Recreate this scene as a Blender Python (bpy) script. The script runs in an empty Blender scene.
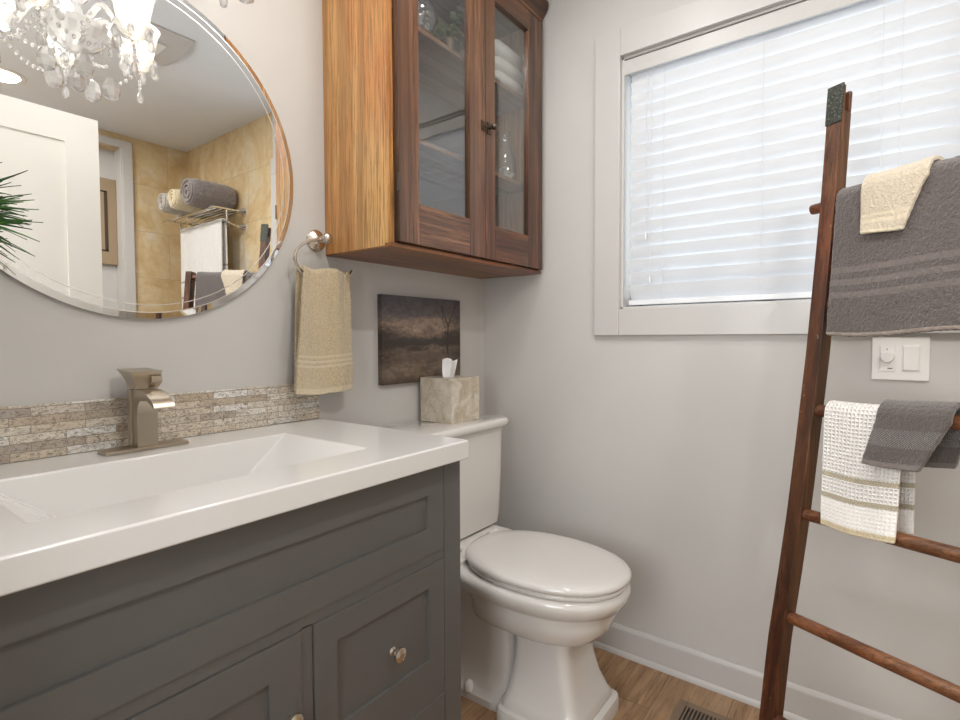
import bpy, bmesh, math, random
from mathutils import Vector, Matrix
PI = math.pi
rnd = random.Random(7)
scene = bpy.context.scene
COL = scene.collection

# ------------------------------------------------------------------ camera
cam_d = bpy.data.cameras.new('camera'); cam = bpy.data.objects.new('camera', cam_d); COL.objects.link(cam)
yaw, pitch, roll, FPX = 0.6458, 0.036, -0.0037, 525.94
f = Vector((math.cos(yaw)*math.cos(pitch), math.sin(yaw)*math.cos(pitch), -math.sin(pitch)))
r = Vector((math.sin(yaw), -math.cos(yaw), 0)); u = r.cross(f)
r2 = math.cos(roll)*r + math.sin(roll)*u; u2 = -math.sin(roll)*r + math.cos(roll)*u
M = Matrix((r2, u2, -f)).transposed().to_4x4(); M.translation = Vector((-1.7193, -1.2753, 1.0952))
cam.matrix_world = M
cam_d.sensor_width = 36; cam_d.lens = FPX*36/960
cam_d.shift_x = -0.166/960; cam_d.shift_y = -2.71/960
cam_d.clip_start = 0.01
scene.camera = cam
# ------------------------------------------------------------------ world, lights, exposure
w = bpy.data.worlds.new('world'); scene.world = w; w.use_nodes = True
bg = w.node_tree.nodes['Background']; bg.inputs[0].default_value = (0.88, 0.94, 1.0, 1); bg.inputs[1].default_value = 3.8
vs = scene.view_settings
vs.view_transform = 'Standard'; vs.look = 'None'; vs.gamma = 1; vs.use_curve_mapping = False; vs.exposure = 0.0
def area(name, loc, size, power, color, rot=(0, 0, 0), shape='DISK', sy=None):
    l = bpy.data.lights.new(name, 'AREA'); l.shape = shape; l.size = size; l.energy = power; l.color = color
    if sy: l.size_y = sy
    o = bpy.data.objects.new(name, l); o.location = loc; o.rotation_euler = rot; COL.objects.link(o); return o
WARM = (1.0, 0.975, 0.945)
CEIL = 2.387
area('recessed_and_fill_light', (-0.70, -0.68, CEIL-.012), 0.13, 4.5, WARM)
area('recessed_and_fill_light', (-1.04, -2.17, CEIL-.012), 0.13, 9, WARM)
area('recessed_and_fill_light', (-1.18, -1.62, CEIL-.012), 0.13, 11, WARM)  # added fill without a fixture, lifts the mirror wall and door
area('recessed_and_fill_light', (-1.12, -.95, CEIL-.012), 0.13, 3.2, WARM)  # second added fill, split off to brighten the counter top
area('hall_ceiling_fill', (-2.45, -0.4, CEIL-.03), 0.5, 14, WARM)  # added, unseen: lights the hall so some spills through the doorway
# added fill panel behind the camera, set at an invented hallway window
area('hall_window_fill', (-2.93, -1.05, 1.35), 1.1, 22, (1.0, 0.985, 0.965), (0, -PI/2, 0), 'RECTANGLE', 1.1)

# ------------------------------------------------------------------ material helpers
def mat(name, col=(.8, .8, .8), rough=.5, metal=0.0, **k):
    m = bpy.data.materials.new(name); m.use_nodes = True
    b = m.node_tree.nodes['Principled BSDF']
    b.inputs['Base Color'].default_value = (*col, 1); b.inputs['Roughness'].default_value = rough; b.inputs['Metallic'].default_value = metal
    for kk, v in k.items():
        b.inputs[kk.replace('_', ' ')].default_value = v
    return m
class NT:
    def __init__(s, m): s.m = m; s.t = m.node_tree; s.b = s.t.nodes.get('Principled BSDF')
    def n(s, typ, ins={}, **a):
        x = s.t.nodes.new(typ)
        for k, v in a.items(): setattr(x, k, v)
        for k, v in ins.items():
            if hasattr(v, 'is_output') or isinstance(v, bpy.types.NodeSocket): s.t.links.new(v, x.inputs[k])
            else: x.inputs[k].default_value = v
        return x
    def l(s, a, b): s.t.links.new(a, b)
    def coord(s, kind='Object', scale=(1, 1, 1), rot=(0, 0, 0), loc=(0, 0, 0)):
        c = s.n('ShaderNodeTexCoord'); mp = s.n('ShaderNodeMapping', {'Scale': scale, 'Rotation': rot, 'Location': loc})
        s.l(c.outputs[kind], mp.inputs[0]); return mp.outputs[0]
    def noise(s, vec, scale, detail=4, rough=.55, dist=0):
        return s.n('ShaderNodeTexNoise', {'Vector': vec, 'Scale': scale, 'Detail': detail, 'Roughness': rough, 'Distortion': dist}).outputs[0]
    def ramp(s, fac, stops, interp='LINEAR'):
        x = s.n('ShaderNodeValToRGB', {'Fac': fac}); cr = x.color_ramp; cr.interpolation = interp
        while len(cr.elements) < len(stops): cr.elements.new(.5)
        for e, (p, c) in zip(cr.elements, stops): e.position = p; e.color = (*c, 1) if len(c) == 3 else c
        return x.outputs[0]
    def mix(s, fac, a, b, blend='MIX'):
        x = s.n('ShaderNodeMix', data_type='RGBA', blend_type=blend)
        for i, v in ((0, fac), (6, a), (7, b)):
            if isinstance(v, bpy.types.NodeSocket): s.l(v, x.inputs[i])
            else: x.inputs[i].default_value = (*v, 1) if isinstance(v, tuple) and len(v) == 3 else v
        return x.outputs[2]
    def math(s, op, a, b=0.0, c=0.0):
        x = s.n('ShaderNodeMath', operation=op)
        for i, v in enumerate((a, b, c)):
            if isinstance(v, bpy.types.NodeSocket): s.l(v, x.inputs[i])
            else: x.inputs[i].default_value = v
        return x.outputs[0]
    def sep(s, v): return s.n('ShaderNodeSeparateXYZ', {0: v}).outputs
    def bump(s, h, strength=.3, dist=.002, norm=None):
        x = s.n('ShaderNodeBump', {'Height': h, 'Strength': strength, 'Distance': dist})
        if norm: s.l(norm, x.inputs['Normal'])
        s.l(x.outputs[0], s.b.inputs['Normal']); return x.outputs[0]
    def color(s, v): s.l(v, s.b.inputs['Base Color'])
    def rough(s, v): s.l(v, s.b.inputs['Roughness'])

def m_paint(name, col, rough=.6, amp=.04):
    m = mat(name, col, rough); t = NT(m); v = t.coord()
    n = t.noise(v, 3, 3)
    t.color(t.mix(t.ramp(n, [(.3, (0, 0, 0)), (.7, (1, 1, 1))]), tuple(c*(1-amp) for c in col), col))
    t.bump(t.noise(v, 260, 2), .08, .001); return m
WALL = m_paint('greige_wall_paint', (.60, .585, .565), .75)
CEILM = m_paint('ceiling_paint', (.80, .83, .87), .85)
TRIM = m_paint('white_trim_paint', (.58, .565, .55), .38, .01)
DOORM = m_paint('door_paint', (.82, .79, .73), .45, .01)
PORC = mat('porcelain', (.72, .695, .665), .08, Coat_Weight=.5, Coat_Roughness=.03)
SOLID = mat('white_counter', (.75, .74, .725), .14, Coat_Weight=.3)
VAN = m_paint('charcoal_vanity_paint', (.125, .122, .116), .42, .03)
VDARK = mat('dark_gap', (.03, .028, .026), .8)
NICKEL = mat('brushed_nickel', (.66, .60, .53), .22, 1.0)
FAUC = mat('warm_brushed_nickel', (.47, .41, .33), .34, 1.0) 
CHROME = mat('chrome', (.8, .79, .77), .1, 1.0)
WHITEP = mat('white_plastic', (.82, .80, .77), .35)
DARKM = mat('dark_bronze', (.10, .075, .055), .4, .9)

def m_oak(name, c0, c1, c2, axis='z', rough=.33, cath=0.0, coat=.35):
    m = mat(name, c1, rough, Coat_Weight=coat, Coat_Roughness=.18); t = NT(m)
    sc = {'z': (1, 1, .03), 'x': (.03, 1, 1), 'y': (1, .03, 1)}[axis]
    v = t.coord(scale=sc)
    a = t.noise(v, 26, 6, .62, .6); b = t.noise(v, 210, 4, .75); c = t.noise(t.coord(scale=sc, loc=(3, 1, 2)), 9, 3, .5, 1.6)
    ring = t.n('ShaderNodeTexWave', {'Vector': t.coord(scale=tuple(x*(2.6 if x < 1 else 1) for x in sc)), 'Scale': 4.5, 'Distortion': 14, 'Detail': 2, 'Detail Scale': .5}, wave_type='BANDS', bands_direction='DIAGONAL').outputs[1]
    base = t.ramp(a, [(.36, c0), (.5, c1), (.66, c2)])
    base = t.mix(t.ramp(b, [(.47, (0, 0, 0)), (.60, (.8,)*3)]), base, tuple(x*.45 for x in c0))
    base = t.mix(t.math('MULTIPLY', t.ramp(ring, [(.0, (1, 1, 1)), (.28, (0, 0, 0))]), .55), base, tuple(x*.55 for x in c0))
    base = t.mix(t.math('MULTIPLY', t.ramp(c, [(.4, (0, 0, 0)), (.7, (1, 1, 1))]), .35), base, c2)
    red = t.ramp(t.noise(t.coord(scale=(1, 1, .5)), 4, 2), [(.42, (0, 0, 0)), (.62, (.7,)*3)])
    base = t.mix(red, base, (.82, .52, .40), 'MULTIPLY')
    t.color(base); t.bump(b, .25, .0008); return m
OAK_SIDE = m_oak('golden_oak_side', (.40, .17, .042), (.66, .335, .105), (.80, .48, .18), 'z', .36)
OAK_V = m_oak('dark_oak_vertical', (.034, .014, .008), (.150, .066, .031), (.290, .140, .068), 'z', .34, coat=.25)
OAK_H = m_oak('dark_oak_horizontal', (.034, .014, .008), (.150, .066, .031), (.290, .140, .068), 'x', .34, coat=.25)
OAK_B = m_oak('oak_underside', (.16, .055, .012), (.27, .10, .02), (.36, .15, .035), 'x', .5)
SHELF = m_oak('shelf_wood', (.20, .12, .07), (.34, .21, .13), (.42, .28, .18), 'x', .5, coat=0)
CABIN = mat('cabinet_lining', (.34, .315, .29), .8)
def m_ladder():
    m = m_oak('old_ladder_wood', (.045, .015, .008), (.112, .042, .017), (.215, .085, .030), 'z', .42, coat=.25)
    t = NT(m); old = t.b.inputs['Base Color'].links[0].from_socket
    v = t.coord(scale=(1, 1, .45))
    n = t.noise(v, 70, 6, .75)
    p = t.ramp(n, [(.665, (0, 0, 0)), (.68, (1, 1, 1))])
    t.color(t.mix(p, old, (.36, .25, .14)))
    return m
LAD = m_ladder()
RUNG = m_oak('rung_wood', (.085, .032, .016), (.17, .065, .028), (.26, .115, .048), 'y', .35, coat=.3)
def m_cap():
    m = mat('painted_metal_cap', (.05, .06, .05), .45, .5); t = NT(m)
    n = t.noise(t.coord(), 210, 5, .7)
    t.color(t.ramp(n, [(.4, (.02, .024, .022)), (.56, (.06, .066, .055)), (.66, (.22, .20, .12))])); return m
CAP = m_cap()

def m_terry(name, col, sc=420, amp=.42, bands=None, waffle=None):
    """bands: list of (v0, v1, colour or None, kind) measured in metres from the front hem (UV y)"""
    m = mat(name, col, .95, Sheen_Weight=.4, Sheen_Roughness=.6); t = NT(m)
    v = t.coord(); uvn = t.n('ShaderNodeTexCoord').outputs['UV']; uu = t.sep(uvn)
    n = t.noise(v, sc, 3, .7); vor = t.n('ShaderNodeTexVoronoi', {'Vector': v, 'Scale': sc*.75}).outputs[0]
    big = t.noise(v, 22, 3)
    base = t.mix(t.math('MULTIPLY', t.ramp(n, [(.35, (0, 0, 0)), (.65, (1, 1, 1))]), amp), tuple(min(1, c*1.15) for c in col), tuple(c*.42 for c in col))
    base = t.mix(t.math('MULTIPLY', big, .3), base, tuple(c*.8 for c in col))
    h = t.math('ADD', t.math('MULTIPLY', vor, .6), n)
    if waffle:
        a = t.math('SINE', t.math('MULTIPLY', uu[0], 2*PI/waffle)); b = t.math('SINE', t.math('MULTIPLY', uu[1], 2*PI/waffle))
        h = t.math('ADD', t.math('MULTIPLY', h, .25), t.math('MAXIMUM', t.math('MULTIPLY', a, .9), t.math('MULTIPLY', b, .9)))
    for (v0, v1, c, kind) in (bands or []):
        mk = t.math('MULTIPLY', t.math('GREATER_THAN', uu[1], v0), t.math('LESS_THAN', uu[1], v1))
        if c: base = t.mix(mk, base, c)
        if kind == 'flat':
            h = t.math('MULTIPLY', h, t.math('SUBTRACT', 1.0, t.math('MULTIPLY', mk, .75)))
            h = t.math('SUBTRACT', h, t.math('MULTIPLY', mk, .5))
        if kind == 'rib':
            rib = t.math('SINE', t.math('MULTIPLY', uu[1], 2*PI/.006)); rb2 = t.math('SINE', t.math('MULTIPLY', uu[0], 2*PI/.005))
            rr = t.math('MULTIPLY', rib, rb2)
            h = t.math('ADD', t.math('MULTIPLY', h, t.math('SUBTRACT', 1.0, mk)), t.math('MULTIPLY', mk, t.math('MULTIPLY', rr, .8)))
    t.color(base); t.bump(h, .9, .0022); return m
TAU = m_terry('taupe_grey_terry', (.108, .086, .079), 330, .5, [(.083, .095, (.15, .123, .113), 'flat'), (.110, .122, (.15, .123, .113), 'flat'), (.137, .149, (.15, .123, .113), 'flat'), (0, .008, (.30, .25, .21), 'flat')])
CREAM = m_terry('cream_terry', (.62, .53, .40), 300, .45, [(.022, .03, (.66, .57, .42), 'flat'), (.036, .042, (.66, .57, .42), 'flat'), (0, .007, (.74, .66, .48), 'flat')])
GOLD = m_terry('gold_beige_terry', (.58, .465, .30), 240, .55, [(.072, .078, (.64, .535, .38), 'flat'), (.085, .091, (.64, .535, .38), 'flat'), (.098, .104, (.64, .535, .38), 'flat'), (0, .016, (.62, .52, .36), 'flat')])
GREY = m_terry('charcoal_terry', (.095, .078, .071), 380, .45, [(.040, .072, (.125, .103, .094), 'rib'), (0, .010, (.16, .135, .122), 'flat')])
WAFF = m_terry('white_waffle', (.84, .81, .77), 500, .12, [(.062, .072, (.56, .48, .33), 'rib'), (.105, .115, (.56, .48, .33), 'rib'), (0, .013, (.60, .50, .33), 'flat'), (.013, .06, None, 'flat')], waffle=.0078)
WHITET = m_terry('white_terry', (.80, .79, .78), 300, .15, [(.06, .075, (.40, .38, .37), 'flat'), (.16, .172, (.40, .38, .37), 'flat')])
WT2 = m_terry('folded_white_cotton', (.80, .79, .76), 300, .12)
DKROLL = m_terry('dark_grey_terry', (.25, .215, .205), 260, .5)
CRROLL = m_terry('cream_roll_terry', (.72, .62, .42), 260, .3)
LTROLL = m_terry('light_grey_terry', (.48, .44, .39), 260, .4)

def m_glass(name, tint=(1, 1, 1), gl=1.0, ior=1.5):
    m = bpy.data.materials.new(name); m.use_nodes = True; t = m.node_tree; t.nodes.clear()
    o = t.nodes.new('ShaderNodeOutputMaterial'); a = t.nodes.new('ShaderNodeBsdfTransparent'); a.inputs[0].default_value = (*tint, 1)
    g = t.nodes.new('ShaderNodeBsdfGlossy'); g.inputs['Roughness'].default_value = .01
    lw = t.nodes.new('ShaderNodeLayerWeight'); lw.inputs[0].default_value = .5; mx = t.nodes.new('ShaderNodeMixShader')
    pw = t.nodes.new('ShaderNodeMath'); pw.operation = 'POWER'; pw.inputs[1].default_value = 4.2
    fr = t.nodes.new('ShaderNodeMath'); fr.operation = 'MULTIPLY_ADD'; fr.inputs[1].default_value = .93; fr.inputs[2].default_value = .045
    mu = t.nodes.new('ShaderNodeMath'); mu.operation = 'MULTIPLY'; mu.inputs[1].default_value = gl; mu.use_clamp = True
    t.links.new(lw.outputs['Facing'], pw.inputs[0]); t.links.new(pw.outputs[0], fr.inputs[0]); t.links.new(fr.outputs[0], mu.inputs[0]); t.links.new(mu.outputs[0], mx.inputs[0]); t.links.new(a.outputs[0], mx.inputs[1]); t.links.new(g.outputs[0], mx.inputs[2]); t.links.new(mx.outputs[0], o.inputs[0]); return m
PANE = m_glass('cabinet_glass', (.93, .935, .93), 2.2)
WGLASS = m_glass('window_glass', (.95, .97, .97), 1)
JARG = m_glass('jar_glass', (.90, .93, .93), 5)
def m_sparkle(name, col, transp, gloss, white_tr):
    m = bpy.data.materials.new(name); m.use_nodes = True; t = m.node_tree; t.nodes.clear()
    N = lambda k: t.nodes.new(k)
    o = N('ShaderNodeOutputMaterial'); tr = N('ShaderNodeBsdfTransparent'); tr.inputs[0].default_value = (.97, .98, 1, 1)
    d = N('ShaderNodeBsdfDiffuse'); d.inputs[0].default_value = (*col, 1); tl = N('ShaderNodeBsdfTranslucent'); tl.inputs[0].default_value = (*col, 1)
    w_ = N('ShaderNodeMixShader'); w_.inputs[0].default_value = white_tr; t.links.new(d.outputs[0], w_.inputs[1]); t.links.new(tl.outputs[0], w_.inputs[2])
    a = N('ShaderNodeMixShader'); a.inputs[0].default_value = transp; t.links.new(w_.outputs[0], a.inputs[1]); t.links.new(tr.outputs[0], a.inputs[2])
    g = N('ShaderNodeBsdfGlossy'); g.inputs['Roughness'].default_value = .03
    lw = N('ShaderNodeLayerWeight'); lw.inputs[0].default_value = gloss
    b_ = N('ShaderNodeMixShader'); t.links.new(lw.outputs['Facing'], b_.inputs[0]); t.links.new(a.outputs[0], b_.inputs[1]); t.links.new(g.outputs[0], b_.inputs[2])
    t.links.new(b_.outputs[0], o.inputs[0]); return m
CRYST = m_sparkle('crystal', (.96, .95, .93), .52, .42, .5)
CRYG = m_sparkle('frosted_glass_shade', (.95, .94, .91), .35, .25, .7)
def m_emit(name, col, s):
    m = mat(name, col, .5); b = m.node_tree.nodes['Principled BSDF']; b.inputs['Emission Color'].default_value = (*col, 1); b.inputs['Emission Strength'].default_value = s; return m
BULB = m_emit('glowing_bulb', (1, .92, .80), 22)
LENS = m_emit('lit_ceiling_lens', (1, .93, .82), 9)
MIRR = mat('mirror_silver', (.93, .935, .93), .0, 1.0)
BEVEL = mat('bevelled_mirror_edge', (.90, .905, .90), .01, 1.0)
ETCH = mat('etched_line', (.95, .94, .93), .30, .85)

def m_slat():
    m = bpy.data.materials.new('translucent_blind_slat'); m.use_nodes = True; t = m.node_tree; t.nodes.clear()
    o = t.nodes.new('ShaderNodeOutputMaterial'); d = t.nodes.new('ShaderNodeBsdfDiffuse'); d.inputs[0].default_value = (.80, .805, .815, 1)
    tr = t.nodes.new('ShaderNodeBsdfTranslucent'); tr.inputs[0].default_value = (.82, .88, .96, 1)
    mx = t.nodes.new('ShaderNodeMixShader'); mx.inputs[0].default_value = .20
    t.links.new(d.outputs[0], mx.inputs[1]); t.links.new(tr.outputs[0], mx.inputs[2]); t.links.new(mx.outputs[0], o.inputs[0]); return m
SLAT = m_slat()
CORD = mat('white_cord', (.75, .76, .78), .8)
BLINDP = mat('blind_rail_plastic', (.82, .84, .87), .4)

def m_floor():
    m = mat('wood_plank_floor', (.25, .14, .08), .38); t = NT(m)
    v = t.coord()
    br = t.n('ShaderNodeTexBrick', {'Vector': v, 'Scale': 1.0, 'Mortar Size': .0012, 'Brick Width': 1.2, 'Row Height': .19, 'Color1': (0, 0, 0, 1), 'Color2': (1, 1, 1, 1), 'Mortar': (.5, .5, .5, 1)}, offset=.37)
    tone = br.outputs[0]; mort = br.outputs[1]
    vv = t.n('ShaderNodeVectorMath', {0: v, 1: tone}, operation='ADD').outputs[0]
    g = t.n('ShaderNodeMapping', {'Vector': vv, 'Scale': (.09, 1, 1)}).outputs[0]
    a = t.noise(g, 22, 6, .62, 1.2); b = t.noise(g, 120, 4, .7)
    c = t.ramp(a, [(.28, (.19, .10, .048)), (.5, (.35, .205, .105)), (.72, (.49, .32, .18))])
    c = t.mix(t.ramp(b, [(.5, (0, 0, 0)), (.68, (.6,)*3)]), c, (.10, .05, .026))
    c = t.mix(t.math('MULTIPLY', t.sep(tone)[0], .3), c, (.36, .24, .15))
    c = t.mix(t.math('MULTIPLY', mort, .7), c, (.10, .06, .035))
    t.color(c); t.bump(t.math('SUBTRACT', b, t.math('MULTIPLY', mort, 2)), .25, .001); return m
FLOORM = m_floor()
def m_tile():
    m = mat('gold_travertine_tile', (.6, .45, .2), .4); t = NT(m)
    c = t.n('ShaderNodeTexCoord').outputs['Object']; s = t.sep(c)
    q = t.n('ShaderNodeCombineXYZ', {0: t.math('ADD', s[0], s[1]), 1: s[2]}).outputs[0]
    br = t.n('ShaderNodeTexBrick', {'Vector': q, 'Scale': 1.0, 'Mortar Size': .0016, 'Brick Width': .40, 'Row Height': .30, 'Color1': (0, 0, 0, 1), 'Color2': (1, 1, 1, 1), 'Mortar': (.5, .5, .5, 1)}, offset=.5)
    vv = t.n('ShaderNodeVectorMath', {0: c, 1: br.outputs[0]}, operation='ADD').outputs[0]
    a = t.noise(vv, 3.2, 7, .62, 1.4); b = t.noise(vv, 14, 5, .6, .8)
    col = t.ramp(a, [(.28, (.47, .33, .17)), (.43, (.62, .46, .25)), (.56, (.68, .55, .34)), (.72, (.68, .64, .54))])
    col = t.mix(t.math('MULTIPLY', t.ramp(b, [(.45, (0, 0, 0)), (.7, (1, 1, 1))]), .4), col, (.48, .30, .12))
    col = t.mix(br.outputs[1], col, (.44, .36, .24))
    t.color(col); t.bump(t.math('SUBTRACT', b, br.outputs[1]), .2, .002); return m
TILE = m_tile()
def m_mosaic():
    m = mat('travertine_stick_mosaic', (.6, .55, .48), .5); t = NT(m)
    c = t.n('ShaderNodeTexCoord').outputs['Object']; s = t.sep(c)
    q = t.n('ShaderNodeCombineXYZ', {0: s[0], 1: s[2]}).outputs[0]
    def br(wd, off, fr):
        return t.n('ShaderNodeTexBrick', {'Vector': q, 'Scale': 1.0, 'Mortar Size': .0006, 'Brick Width': wd, 'Row Height': .0164, 'Color1': (0, 0, 0, 1), 'Color2': (1, 1, 1, 1), 'Mortar': (.5, .5, .5, 1)}, offset=off, offset_frequency=fr)
    b1 = br(.085, .37, 2)
    cell = t.sep(b1.outputs[0])[0]
    vv = t.n('ShaderNodeVectorMath', {0: c, 1: b1.outputs[0]}, operation='ADD').outputs[0]
    g = t.n('ShaderNodeMapping', {'Vector': vv, 'Scale': (1, 1, 1.7)}).outputs[0]
    pit = t.noise(g, 120, 6, .75, 1.2); vein = t.noise(g, 24, 5, .65, 2)
    col = t.ramp(cell, [(0, (.66, .56, .44)), (.3, (.76, .70, .60)), (.5, (.84, .82, .78)), (.72, (.55, .44, .32)), (.95, (.46, .41, .36))])
    col = t.mix(t.math('MULTIPLY', t.ramp(vein, [(.45, (0, 0, 0)), (.62, (1, 1, 1))]), .45), col, (.40, .33, .26))
    col = t.mix(t.math('MULTIPLY', t.ramp(pit, [(.50, (0, 0, 0)), (.60, (1, 1, 1))]), .85), col, (.17, .135, .10))
    col = t.mix(b1.outputs[1], col, (.26, .22, .18))
    t.color(col); t.bump(t.math('SUBTRACT', t.math('MULTIPLY', pit, -.8), t.math('MULTIPLY', b1.outputs[1], 1.5)), .6, .002); return m
MOSAIC = m_mosaic()
def m_marble():
    m = mat('beige_marble', (.6, .55, .46), .25); t = NT(m); v = t.coord()
    a = t.noise(v, 22, 6, .6, 1.0); b = t.noise(v, 70, 5, .65, .5)
    c = t.ramp(a, [(.35, (.44, .37, .28)), (.5, (.55, .48, .385)), (.66, (.64, .59, .51))])
    c = t.mix(t.ramp(b, [(.58, (0, 0, 0)), (.66, (.5,)*3)]), c, (.34, .27, .19)); t.color(c); return m
MARBLE = m_marble()
def m_painting():
    m = mat('winter_landscape_paint', (.2, .15, .1), .45); t = NT(m); g = t.n('ShaderNodeTexCoord').outputs['Object']; s = t.sep(g)
    # object origin at the picture's lower left corner: x 0..0.40, z 0..0.29
    z = t.math('MULTIPLY', s[2], 1/.29); x = t.math('MULTIPLY', s[0], 1/.40)
    v = t.n('ShaderNodeMapping', {'Vector': g, 'Scale': (1, 1, 2.2)}).outputs[0]
    n = t.noise(v, 7, 6, .62, 1.0); n2 = t.noise(v, 45, 5, .7, .5)
    zz = t.math('ADD', z, t.math('MULTIPLY', t.math('SUBTRACT', n, .5), .5))
    sky = t.ramp(zz, [(.0, (.09, .06, .045)), (.16, (.24, .175, .125)), (.26, (.13, .09, .065)), (.36, (.20, .145, .105)), (.42, (.045, .032, .026)), (.52, (.05, .04, .036)), (.58, (.20, .14, .105)), (.68, (.40, .29, .22)), (.79, (.15, .125, .125)), (1, (.065, .06, .075))])
    dark = t.ramp(n2, [(.42, (0, 0, 0)), (.62, (1, 1, 1))])
    col = t.mix(t.math('MULTIPLY', dark, .5), sky, (.045, .03, .022))
    lt = t.math('MULTIPLY', t.ramp(x, [(0.02, (1, 1, 1)), (.30, (0, 0, 0))]), t.ramp(z, [(.1, (0, 0, 0)), (.3, (1, 1, 1)), (.6, (1, 1, 1)), (.75, (0, 0, 0))]))
    rt = t.math('MULTIPLY', t.ramp(x, [(0.72, (0, 0, 0)), (.95, (1, 1, 1))]), t.ramp(z, [(.1, (0, 0, 0)), (.3, (1, 1, 1)), (.8, (.6,)*3), (.95, (0, 0, 0))]))
    mk = t.math('MULTIPLY', t.math('ADD', lt, rt), t.ramp(t.noise(v, 60, 4, .7), [(.35, (.3,)*3), (.6, (1, 1, 1))]))
    t.color(t.mix(mk, col, (.035, .022, .015))); t.bump(n2, .2, .001); return m
PAINTM = m_painting()
PAINTD = mat('dark_tree_paint', (.035, .022, .016), .5)
LEAF = mat('grass_leaf', (.055, .16, .025), .45); POTM = mat('white_pot', (.75, .73, .70), .3)
_t = NT(LEAF); _t.color(_t.ramp(_t.noise(_t.coord(), 30, 2), [(.3, (.012, .045, .008)), (.55, (.035, .13, .018)), (.75, (.11, .26, .04))]))
VENTM = mat('tan_register', (.24, .17, .115), .5, .2)
ARTM = mat('bronze_art_panel', (.36, .27, .17), .5, .1)
ARTD = mat('dark_art_line', (.07, .045, .03), .5)
TISSUE = mat('tissue_paper', (.86, .86, .86), .9)

# ------------------------------------------------------------------ geometry helpers
ORIG = {}
def orig(o): return ORIG.get(o.name, Vector((0, 0, 0)))
def thing(name, loc, label, cat, group=None):
    o = bpy.data.objects.new(name, None); COL.objects.link(o); o.location = loc; o.empty_display_size = .05
    ORIG[o.name] = Vector(loc); o['label'] = label; o['category'] = cat
    if group: o['group'] = group
    return o
def tag(o, label, cat, group=None):
    o['label'] = label; o['category'] = cat
    if group: o['group'] = group
    return o
class B:
    def __init__(s): s.bm = bmesh.new(); s.uv = None
    def box(s, x0, x1, y0, y1, z0, z1, bev=0, seg=2, mat=None):
        q = bmesh.new(); bmesh.ops.create_cube(q, size=1)
        x0, x1 = sorted((x0, x1)); y0, y1 = sorted((y0, y1)); z0, z1 = sorted((z0, z1))
        for v in q.verts: v.co = Vector((x0+(v.co.x+.5)*(x1-x0), y0+(v.co.y+.5)*(y1-y0), z0+(v.co.z+.5)*(z1-z0)))
        if bev: bmesh.ops.bevel(q, geom=q.edges[:], offset=bev, segments=seg, affect='EDGES', profile=.5)
        if mat is not None: q.transform(mat)
        s.merge(q); return s
    def merge(s, q):
        me = bpy.data.meshes.new('t'); q.to_mesh(me); q.free(); s.bm.from_mesh(me); bpy.data.meshes.remove(me)
    def loft(s, rings, cap=True, closed=True):
        q = bmesh.new()
        R = [[q.verts.new(p) for p in ring] for ring in rings]; n = len(R[0])
        for a, b in zip(R[:-1], R[1:]):
            for i in range(n if closed else n-1):
                j = (i+1) % n
                try: q.faces.new((a[i], a[j], b[j], b[i]))
                except ValueError: pass
        if cap and closed:
            q.faces.new(R[0][::-1]); q.faces.new(R[-1])
        if closed: bmesh.ops.remove_doubles(q, verts=q.verts, dist=2e-5)
        bmesh.ops.recalc_face_normals(q, faces=q.faces)
        s.merge(q); return s
    def tube(s, path, rad, seg=10, closed=False, cap=True):
        P = [Vector(p) for p in path]; n = len(P)
        rr = rad if isinstance(rad, (list, tuple)) else [rad]*n
        rings = []; up = None
        for i, p in enumerate(P):
            if closed: t = (P[(i+1) % n]-P[i-1])
            else: t = P[min(i+1, n-1)]-P[max(i-1, 0)]
            t.normalize()
            if up is None:
                up = Vector((0, 0, 1)) if abs(t.z) < .9 else Vector((1, 0, 0))
            a = t.cross(up); a.normalize(); b = a.cross(t); up = b
            rings.append([p+rr[i]*(math.cos(2*PI*k/seg)*a+math.sin(2*PI*k/seg)*b) for k in range(seg)])
        if closed: rings.append(rings[0]); return s.loft(rings, cap=False)
        return s.loft(rings, cap)
    def lathe(s, prof, c, axis=(0, 0, 1), seg=32, cap=False):
        c = Vector(c); ax = Vector(axis).normalized(); a = ax.orthogonal().normalized(); b = ax.cross(a)
        rings = [[c+ax*h+max(rd, 1e-5)*(math.cos(2*PI*k/seg)*a+math.sin(2*PI*k/seg)*b) for k in range(seg)] for rd, h in prof]
        return s.loft(rings, cap)
    def prism(s, pts, vec):
        vec = Vector(vec); return s.loft([[Vector(p) for p in pts], [Vector(p)+vec for p in pts]])
    def ell(s, c, rx, ry, rz, seg=16, rg=10):
        q = bmesh.new(); bmesh.ops.create_uvsphere(q, u_segments=seg, v_segments=rg, radius=1)
        q.transform(Matrix.Translation(Vector(c)) @ Matrix.Diagonal((rx, ry, rz, 1))); s.merge(q); return s
    def build(s, name, m, parent=None, smooth=False, loc=None, weld=True):
        base = orig(parent) if parent else Vector((0, 0, 0))
        o0 = Vector(loc) if loc is not None else base
        if parent is None and loc is None:
            zs = [v.co for v in s.bm.verts]
            o0 = Vector(((min(v.x for v in zs)+max(v.x for v in zs))/2, (min(v.y for v in zs)+max(v.y for v in zs))/2, min(v.z for v in zs)))
        for v in s.bm.verts: v.co -= o0
        me = bpy.data.meshes.new(name); s.bm.to_mesh(me); s.bm.free()
        if m: me.materials.append(m)
        if smooth:
            for p in me.polygons: p.use_smooth = True
            if smooth != 'all':
                me.set_sharp_from_angle(angle=math.radians(35 if smooth is True else smooth))
        o = bpy.data.objects.new(name, me); COL.objects.link(o); o.location = o0-base
        if smooth is True:
            wnm = o.modifiers.new('normals', 'WEIGHTED_NORMAL'); wnm.keep_sharp = True; wnm.weight = 100
        if parent: o.parent = parent
        ORIG[o.name] = o0; return o
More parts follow.
